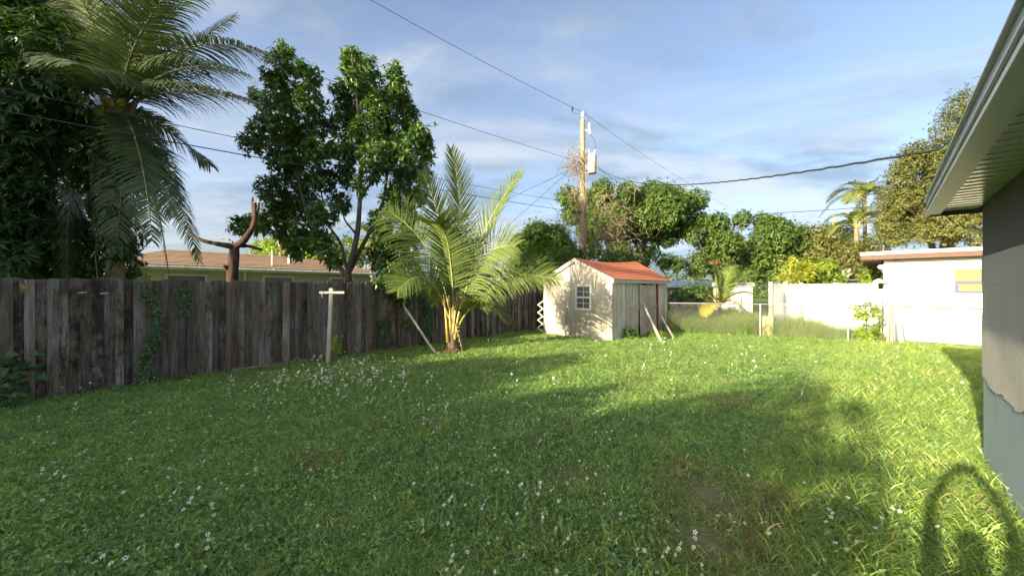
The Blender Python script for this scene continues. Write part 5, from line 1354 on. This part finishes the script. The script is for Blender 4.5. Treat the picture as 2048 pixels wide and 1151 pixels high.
creeper('low ivy tuft spreading at the foot of the fence, left part', [(fs(272), 0.02), (fs(295), 0.10), (fs(320), 0.04)], 110, 0.06, 0.07, fs(295))
creeper('short hanging ivy high on the pale boards', [(fs(362), 1.70), (fs(367), 1.5), (fs(370), 1.2)], 80, 0.05, 0.07, fs(366))
creeper('ivy climbing the boards between the white post and the leaning pole', [(fs(762), 0.05), (fs(768), 0.5), (fs(764), 0.9)], 170, 0.07, 0.08, fs(764))
creeper('ivy low on the boards right behind the leaning pole', [(fs(800), 0.75), (fs(815), 0.7), (fs(828), 0.62)], 90, 0.09, 0.09, fs(815))
creeper('ivy covering the boards behind the golden stalks of the young palm', [(fs(848), 0.0), (fs(850), 0.5), (fs(856), 1.0), (fs(846), 1.5)], 330, 0.12, 0.09, fs(850))
creeper('leafy weed at the foot of the fence right of the white post', [(fs(668), 0.0), (fs(672), 0.25), (fs(668), 0.45)], 80, 0.07, 0.10, fs(670), 'leaf_lime')
le = empty('edge_plant', (-7.0, 5.25, 0), 'broad leaved plant against the left end of the dark fence', 'plant')
ch = []
P = np.array([[-7.12, 5.28, 0.15], [-7.0, 5.2, 0.3], [-7.1, 5.3, 0.5], [-7.2, 5.35, 0.65], [-6.95, 5.2, 0.12], [-7.25, 5.4, 0.35]])
o = obj('foliage', whorls(np.repeat(P, 4, 0) + rng.normal(size=(24, 3)) * 0.07, np.repeat(np.array([[0.3, -0.3, 0.7]]), 24, 0), 3, 0.16, 0.13, 1.1, 0.3), M['leaf_ivy'], le); o['kind'] = 'stuff'
obj('stem', tube([(-7.1, 5.3, 0), (-7.1, 5.3, 0.4), (-7.15, 5.32, 0.65)], 0.012, 5), M['bark'], le, True)
# weed bush and vine at the chain link
def weed_bush(name, label, c, R, n, L, W, mat, cat='bush'):
    root = empty(name, (c[0], c[1], 0), label, cat)
    P, A = puff_points(c, R, n, 0.2)
    P[:, 2] = np.maximum(P[:, 2], 0.03)
    o = obj('foliage', whorls(P, A, 5, L, W, 1.0, 0.2), M[mat], root); o['kind'] = 'stuff'
    obj('stem', tube([(c[0], c[1], -0.02), (c[0], c[1], c[2])], 0.012, 5), M['bark'], root, True)
vx = (CL[2] + CL[3]) / 2
weed_bush('chain_link_vine', 'green vine sprawling over the chain link left of the wooden post', vx + UZ * 0.95 + np.array([-0.1, 0.02, 0]), (0.55, 0.18, 0.32), 110, 0.10, 0.05, 'leaf_lime', 'vine')
weed_bush('chain_link_weed', 'weedy bush growing at the foot of the chain link left of the wooden post', vx + UZ * 0.28 + np.array([-0.05, -0.05, 0]), (0.42, 0.22, 0.35), 150, 0.10, 0.05, 'leaf_lime')
weed_bush('door_weed', 'leafy weed at the foot of the shed doors', np.array([3.95, 12.45, 0.2]), (0.22, 0.2, 0.24), 70, 0.10, 0.05, 'leaf_ivy')
weed_bush('door_weed', 'small weed right of the pole propped on the shed doors', np.array([5.0, 12.9, 0.12]), (0.25, 0.2, 0.18), 60, 0.09, 0.05, 'leaf_lime')

# ------------------------------------------------------------------ trees behind the viewpoint that shade the lawn
def sv(v, s): return SN * v + ST * s
for k, (v, s_, h, rr) in enumerate(((-1.95, -10.0, 5.6, 1.45), (-4.0, -11.5, 5.9, 2.1), (-6.4, -10.6, 5.6, 2.2), (-8.9, -9.0, 5.3, 2.1))):
    c = sv(v, s_)
    pf = blob_puffs(c + UZ * (h * 0.48), (rr * 0.72, rr * 0.72, h * 0.37), 30, 0.5, 0.8, 1.0)
    if k == 0: pf += [(sv(-0.75, s_ + 0.3) + UZ * 3.1, 0.5), (sv(-0.65, s_) + UZ * 3.7, 0.45), (sv(-1.0, s_) + UZ * 4.3, 0.5), (sv(-0.7, s_ - 0.3) + UZ * 2.5, 0.55), (sv(-1.0, s_) + UZ * 1.9, 0.6)]
    puff_tree('shade_tree', ('leafy shade tree behind the viewpoint, nearest the dark house', 'tallest leafy shade tree behind the viewpoint', 'leafy shade tree behind the viewpoint, second from the fence', 'leafy shade tree behind the viewpoint, by the end of the fence')[k], 'tree', c, pf, M['leaf_mango'], M['bark'], 0.14, 0.7, 13, 6, 0.24, 0.11, group='trees behind the viewpoint', shell=0.1, forks=3)

# ------------------------------------------------------------------ the person taking the picture (only the shadow shows)
def make_person():
    root = empty('person', (-0.61, -0.62, 0), 'person holding up a phone, showing only as a looped shadow by the slate blue wall', 'person')
    # shoulders run across the light, arms raised in a ring
    A = SN; B = ST                                   # A to the right of the light, B along it
    o0 = np.array([-0.61, -0.62, 0.0]); K = 1.0
    J = {}
    def j(n, a, b, z, r): J[n] = (o0 + (A * a + B * b + UZ * z) * K, r * K)
    j('pelvis', 0.0, 0, 0.78, 0.13); j('waist', 0, 0, 0.92, 0.12); j('chest', 0, 0.01, 1.10, 0.145); j('neck', 0, 0.02, 1.24, 0.055); j('jaw', 0, 0.04, 1.30, 0.07); j('crown', 0, 0.03, 1.40, 0.085)
    for sg, q in ((-1, 'l'), (1, 'r')):
        j('sho' + q, 0.15 * sg, 0.0, 1.18, 0.06); j('elb' + q, 0.19 * sg, 0.16, 1.42, 0.04); j('wri' + q, 0.11 * sg, 0.22, 1.63, 0.03); j('palm' + q, 0.05 * sg, 0.24, 1.67, 0.03)
        j('hip' + q, 0.09 * sg, 0, 0.72, 0.085); j('kne' + q, 0.10 * sg, 0.02, 0.40, 0.06); j('ank' + q, 0.10 * sg, -0.01, 0.07, 0.042); j('toe' + q, 0.12 * sg, 0.16, 0.03, 0.034)
        for f in range(4): j('fa%d%s' % (f, q), 0.03 * sg, 0.25 + 0.012 * f, 1.68 + 0.012 * f, 0.009); j('fb%d%s' % (f, q), 0.005 * sg, 0.262 + 0.012 * f, 1.685 + 0.012 * f, 0.008)
        j('ta' + q, 0.045 * sg, 0.20, 1.66, 0.011); j('tb' + q, 0.015 * sg, 0.19, 1.675, 0.009)
    E = [('pelvis', 'waist'), ('waist', 'chest'), ('chest', 'neck'), ('neck', 'jaw'), ('jaw', 'crown')]
    for q in 'lr':
        E += [('chest', 'sho' + q), ('sho' + q, 'elb' + q), ('elb' + q, 'wri' + q), ('wri' + q, 'palm' + q), ('pelvis', 'hip' + q), ('hip' + q, 'kne' + q), ('kne' + q, 'ank' + q), ('ank' + q, 'toe' + q), ('palm' + q, 'ta' + q), ('ta' + q, 'tb' + q)]
        for f in range(4): E += [('palm' + q, 'fa%d%s' % (f, q)), ('fa%d%s' % (f, q), 'fb%d%s' % (f, q))]
    names = list(J)
    me = bpy.data.meshes.new('body')
    me.from_pydata([tuple(J[n][0] - o0) for n in names], [(names.index(a), names.index(b)) for a, b in E], [])
    ob = bpy.data.objects.new('body', me); C.objects.link(ob); ob.parent = root
    ob.modifiers.new('skin', 'SKIN')
    me.skin_vertices.new() if not me.skin_vertices else None
    for i, n in enumerate(names):
        sv_ = me.skin_vertices[0].data[i]; sv_.radius = (J[n][1], J[n][1]); sv_.use_root = (n == 'pelvis')
    sb = ob.modifiers.new('sub', 'SUBSURF'); sb.levels = 1; sb.render_levels = 1
    me.materials.append(plain('dark_clothes', (0.12, 0.12, 0.14), 0.8, 0.2, 0.1))
    ph = obj('phone', box(o0 + (B * 0.265 + UZ * 1.70) * K, A, B, UZ, 0.15, 0.009, 0.075), M['wire'], None, origin=o0 + (B * 0.265 + UZ * 1.66) * K)
    tag(ph, 'dark phone held up by the person, seen only in the shadow', 'phone')
make_person()

# ------------------------------------------------------------------ lawn
yard_n = 0
def lawn_points(n):
    X = rng.uniform(-10, 16, n); Y = rng.uniform(0.6, 16.5, n)
    return X, Y
def in_yard(X, Y, m=0.05):
    P = np.stack([X - F0[0], Y - F0[1]], axis=1)
    d = P @ FN[:2]
    u = (X - Y) * 0.7071; s_ = (X + Y) * 0.7071
    ok = (d > m) & ~((u > HU - 0.03) & (s_ < HS1 + 0.02)) & (np.abs(X) < 1.45 * Y + 2.0)
    # front of the white house and inside of the shed
    ok &= (X + Y) < 24.75
    a = (X - SA[0]) * SG[0] + (Y - SA[1]) * SG[1]; b = (X - SA[0]) * SDv[0] + (Y - SA[1]) * SDv[1]
    ok &= ~((a > -0.02) & (a < GW + 0.04) & (b > -0.02) & (b < DW + 0.02))
    return ok
def vnoise(X, Y, sc, seed):
    r = np.random.default_rng(seed); out = np.zeros_like(X)
    for k in range(7):
        a = r.uniform(0, 6.28); f = sc * r.uniform(0.6, 1.8)
        out += np.sin((X * math.cos(a) + Y * math.sin(a)) * f + r.uniform(0, 6.28))
    return out / 7 * 1.6
T = []
for i in range(4): T.append(tmpl('grass_tuft', [(blades(44, 0.11, 0.03, 0.08, 0.005, 1.3), M['grass'])]))
for i in range(4): T.append(tmpl('weed_tuft', [(weed_clump(19, 0.115, 0.05, 0.030, 0.015), M['weed']), (blades(9, 0.11, 0.03, 0.075, 0.0045, 1.2), M['grass'])]))
for i in range(3): T.append(tmpl('broad_blade_tuft', [(blades(28, 0.11, 0.06, 0.14, 0.0075, 1.35, 4), M['grass'])]))
for i in range(2): T.append(tmpl('small_weed', [(weed_clump(18, 0.12, 0.04, 0.028, 0.015), M['weed']), (blades(16, 0.11, 0.03, 0.08, 0.005, 1.2), M['grass'])]))
for i in range(0): pass
for i in range(2): T.append(tmpl('tall_tuft', [(blades(24, 0.07, 0.12, 0.26, 0.006, 0.9, 4), M['grass'])]))
T.append(tmpl('dry_tuft', [(blades(26, 0.09, 0.04, 0.11, 0.005, 1.3), M['tall_dry']), (blades(10, 0.1, 0.04, 0.09, 0.005, 1.2), M['grass'])]))
N = 125000
X, Y = lawn_points(N)
ok = in_yard(X, Y)
dist = np.hypot(X, Y)
dens = np.where(dist < 4.5, 1.0, np.where(dist < 8, 0.66, 0.42))
bare = np.zeros(N)
for (bx, by, br) in BARE:
    bare = np.maximum(bare, np.clip(1.2 - np.hypot(X - bx, (Y - by)) / br + rng.normal(size=N) * 0.25, 0, 0.88))
ok &= rng.uniform(size=N) < dens * (1 - bare)
beyond = np.zeros(N, dtype=bool)
def side_of(P, Q, X, Y): return (Q[0] - P[0]) * (Y - P[1]) - (Q[1] - P[1]) * (X - P[0])
for i in range(4):
    d = unit(CL[i + 1] - CL[i]); L = np.linalg.norm(CL[i + 1] - CL[i])
    t = ((X - CL[i][0]) * d[0] + (Y - CL[i][1]) * d[1]) / L
    beyond |= (t >= 0) & (t <= 1) & (side_of(CL[i], CL[i + 1], X, Y) > 0.1)
X, Y, beyond, dist = X[ok], Y[ok], beyond[ok], dist[ok]
u = (X - Y) * 0.7071
n1 = vnoise(X, Y, 1.1, 3); n2 = vnoise(X, Y, 3.0, 4)
r = rng.uniform(size=len(X))
weed_p = np.clip(0.62 + 0.30 * n1, 0.2, 0.9); weed_p = np.where(u > -0.9, 0.06, weed_p); weed_p = np.where(dist > 9, weed_p * 0.5, weed_p)
idx = np.where(r < weed_p, np.where(rng.uniform(size=len(X)) < 0.65, rng.integers(4, 8, len(X)), rng.integers(11, 13, len(X))), rng.integers(0, 4, len(X)))
brd = (rng.uniform(size=len(X)) < np.clip((u + 2.2) / 1.6, 0.05, 0.85)) & (idx < 4)
idx = np.where(brd, rng.integers(8, 11, len(X)), idx)
tall = rng.uniform(size=len(X)) < (0.012 + 0.02 * (n2 > 0.6))
fence_d = (X - F0[0]) * FN[0] + (Y - F0[1]) * FN[1]
tall |= (fence_d < 0.35) & (rng.uniform(size=len(X)) < 0.12)
idx = np.where(tall, rng.integers(13, 15, len(X)), idx)
dry = rng.uniform(size=len(X)) < np.where(n1 * n2 > 0.35, 0.16, 0.015)
for (bx, by, br) in BARE: dry |= (np.hypot(X - bx, Y - by) < br * 1.6) & (rng.uniform(size=len(X)) < 0.6)
idx = np.where(dry, 15, idx)
scl = rng.uniform(0.7, 1.25, len(X)) * (1 + 0.22 * n2) * np.where(u > -0.6, 1.25, 1.0)
scl = np.where((idx == 13) | (idx == 14), scl * 0.8, scl)
rot = np.stack([rng.normal(size=len(X)) * 0.12, rng.normal(size=len(X)) * 0.12, rng.uniform(0, 6.28, len(X))], axis=1)
keep = ~beyond
scatter('lawn', np.stack([X, Y, np.zeros(len(X))], axis=1)[keep], rot[keep], scl[keep], idx[keep], T, 'rough green lawn of mixed grass and low weeds', 'grass')

# taller unmown grass beyond the chain link
TT = [tmpl('tall_grass_tuft', [(blades(46, 0.16, 0.25, 0.62, 0.008, 0.55, 4), M['tall_grass'])]) for i in range(3)]
n = 9000
X = rng.uniform(4.5, 17.5, n); Y = rng.uniform(10.5, 27, n)
bey = np.zeros(n, dtype=bool)
for i in range(4):
    d = unit(CL[i + 1] - CL[i]); L = np.linalg.norm(CL[i + 1] - CL[i])
    t = ((X - CL[i][0]) * d[0] + (Y - CL[i][1]) * d[1]) / L
    s_ = side_of(CL[i], CL[i + 1], X, Y)
    bey |= (t >= (-0.3 if i == 0 else 0)) & (t <= 1.02) & (s_ > 0.12)
bey |= (Y > 14.4) & (X > 5) & (X < 12)
bey &= ((X + Y) < 24.7) | ((X < 12.6) & (Y > 13.7))
a = (X - SA[0]) * SG[0] + (Y - SA[1]) * SG[1]; b = (X - SA[0]) * SDv[0] + (Y - SA[1]) * SDv[1]
bey &= ~((a > -0.3) & (a < GW + 0.2) & (b > -0.3) & (b < DW + 0.3))
bey &= ~((X + Y > 23.4) & (X > 11.6))
X, Y = X[bey], Y[bey]
hs = rng.uniform(0.55, 1.6, len(X)) * (1 + 0.25 * vnoise(X, Y, 1.3, 9))
scatter('tall_grass', np.stack([X, Y, np.zeros(len(X))], axis=1), np.stack([rng.normal(size=len(X)) * 0.1, rng.normal(size=len(X)) * 0.1, rng.uniform(0, 6.28, len(X))], axis=1), hs, rng.integers(0, 3, len(X)), TT, 'tall unmown grass beyond the chain link fence', 'grass')

# small white flowers, clustered
FT = [flower_tmpl('white_flower_stem', k) for k in (1, 1, 2, 3)]
cl = []
for (x, y, k, r_) in ((600, 790, 130, 1.1), (680, 745, 120, 0.9), (740, 770, 120, 1.0), (660, 770, 110, 0.8), (900, 820, 60, 0.9), (1100, 900, 40, 0.8), (950, 1080, 40, 0.6), (500, 850, 30, 0.8), (150, 900, 30, 0.8), (560, 760, 16, 0.4), (690, 800, 30, 0.6), (860, 850, 26, 0.6), (830, 790, 20, 0.6), (300, 780, 8, 0.25), (100, 860, 22, 0.6), (350, 820, 8, 0.3), (240, 960, 26, 0.5), (430, 980, 16, 0.4), (520, 950, 14, 0.5),
                      (1520, 960, 10, 0.25), (1640, 1010, 14, 0.3), (1700, 1090, 16, 0.25), (1760, 1060, 10, 0.2), (1480, 1080, 12, 0.25), (1150, 1000, 14, 0.4), (1220, 1030, 10, 0.3), (1330, 1110, 16, 0.3), (1060, 1130, 22, 0.35), (900, 1110, 14, 0.35), (980, 960, 18, 0.5), (1180, 830, 16, 0.5), (1750, 730, 26, 0.7), (1800, 705, 18, 0.6), (1920, 720, 22, 0.6), (1940, 745, 14, 0.4), (1560, 720, 14, 0.7), (1120, 690, 20, 0.8), (1330, 690, 20, 0.8), (360, 1090, 12, 0.4), (720, 960, 16, 0.5)):
    c = GND(x, y)
    k = max(3, int(k * 0.62)); p = rng.normal(size=(k, 2)) * r_ * 0.75 + np.array([c.x, c.y])
    cl.append(p)
p = np.stack([rng.uniform(-7, 9, 260), rng.uniform(1.8, 12, 260)], axis=1); cl.append(p)
p = np.concatenate(cl)
p = p[in_yard(p[:, 0], p[:, 1], 0.15)]
n = len(p)
scatter('white_flowers', np.concatenate([p, np.zeros((n, 1))], axis=1), np.stack([rng.normal(size=n) * 0.15, rng.normal(size=n) * 0.15, rng.uniform(0, 6.28, n)], axis=1), rng.uniform(0.65, 1.05, n) * np.where(p[:, 1] > 5.5, 1.45, 1.0), rng.integers(0, 4, n), FT, 'small white wildflowers dotted across the lawn', 'flowers')

# brown leaf litter along the foot of the board fence
n = 900
ss = rng.uniform(-1.5, 13, n); dd = np.abs(rng.normal(size=n)) * 0.16 + 0.02
keep = (vnoise(ss * 2.0, dd * 0, 1.0, 21) > -0.35)
P = F0 + FD * ss[:, None] + FN * dd[:, None]; P[:, 2] = rng.uniform(0.015, 0.06, n)
P = P[keep]; n = len(P)
D = rand_dirs(n) * np.array([1, 1, 0.25])
o = obj('leaf_litter', leaves(P, D, np.array([0, 0, 1.0]) + rng.normal(size=(n, 3)) * 0.4, rng.uniform(0.04, 0.11, n), rng.uniform(0.02, 0.04, n), 0.15, 0.3), leaf_mat('brown_litter', [(0.0, (0.06, 0.035, 0.02)), (0.5, (0.17, 0.10, 0.055)), (1.0, (0.34, 0.24, 0.14))], 0.8, 0.2, 0.1, tcol=(1, 0.9, 0.7), boost=1.0))
tag(o, 'brown dead leaves littering the foot of the board fence', 'leaf litter', kind='stuff')
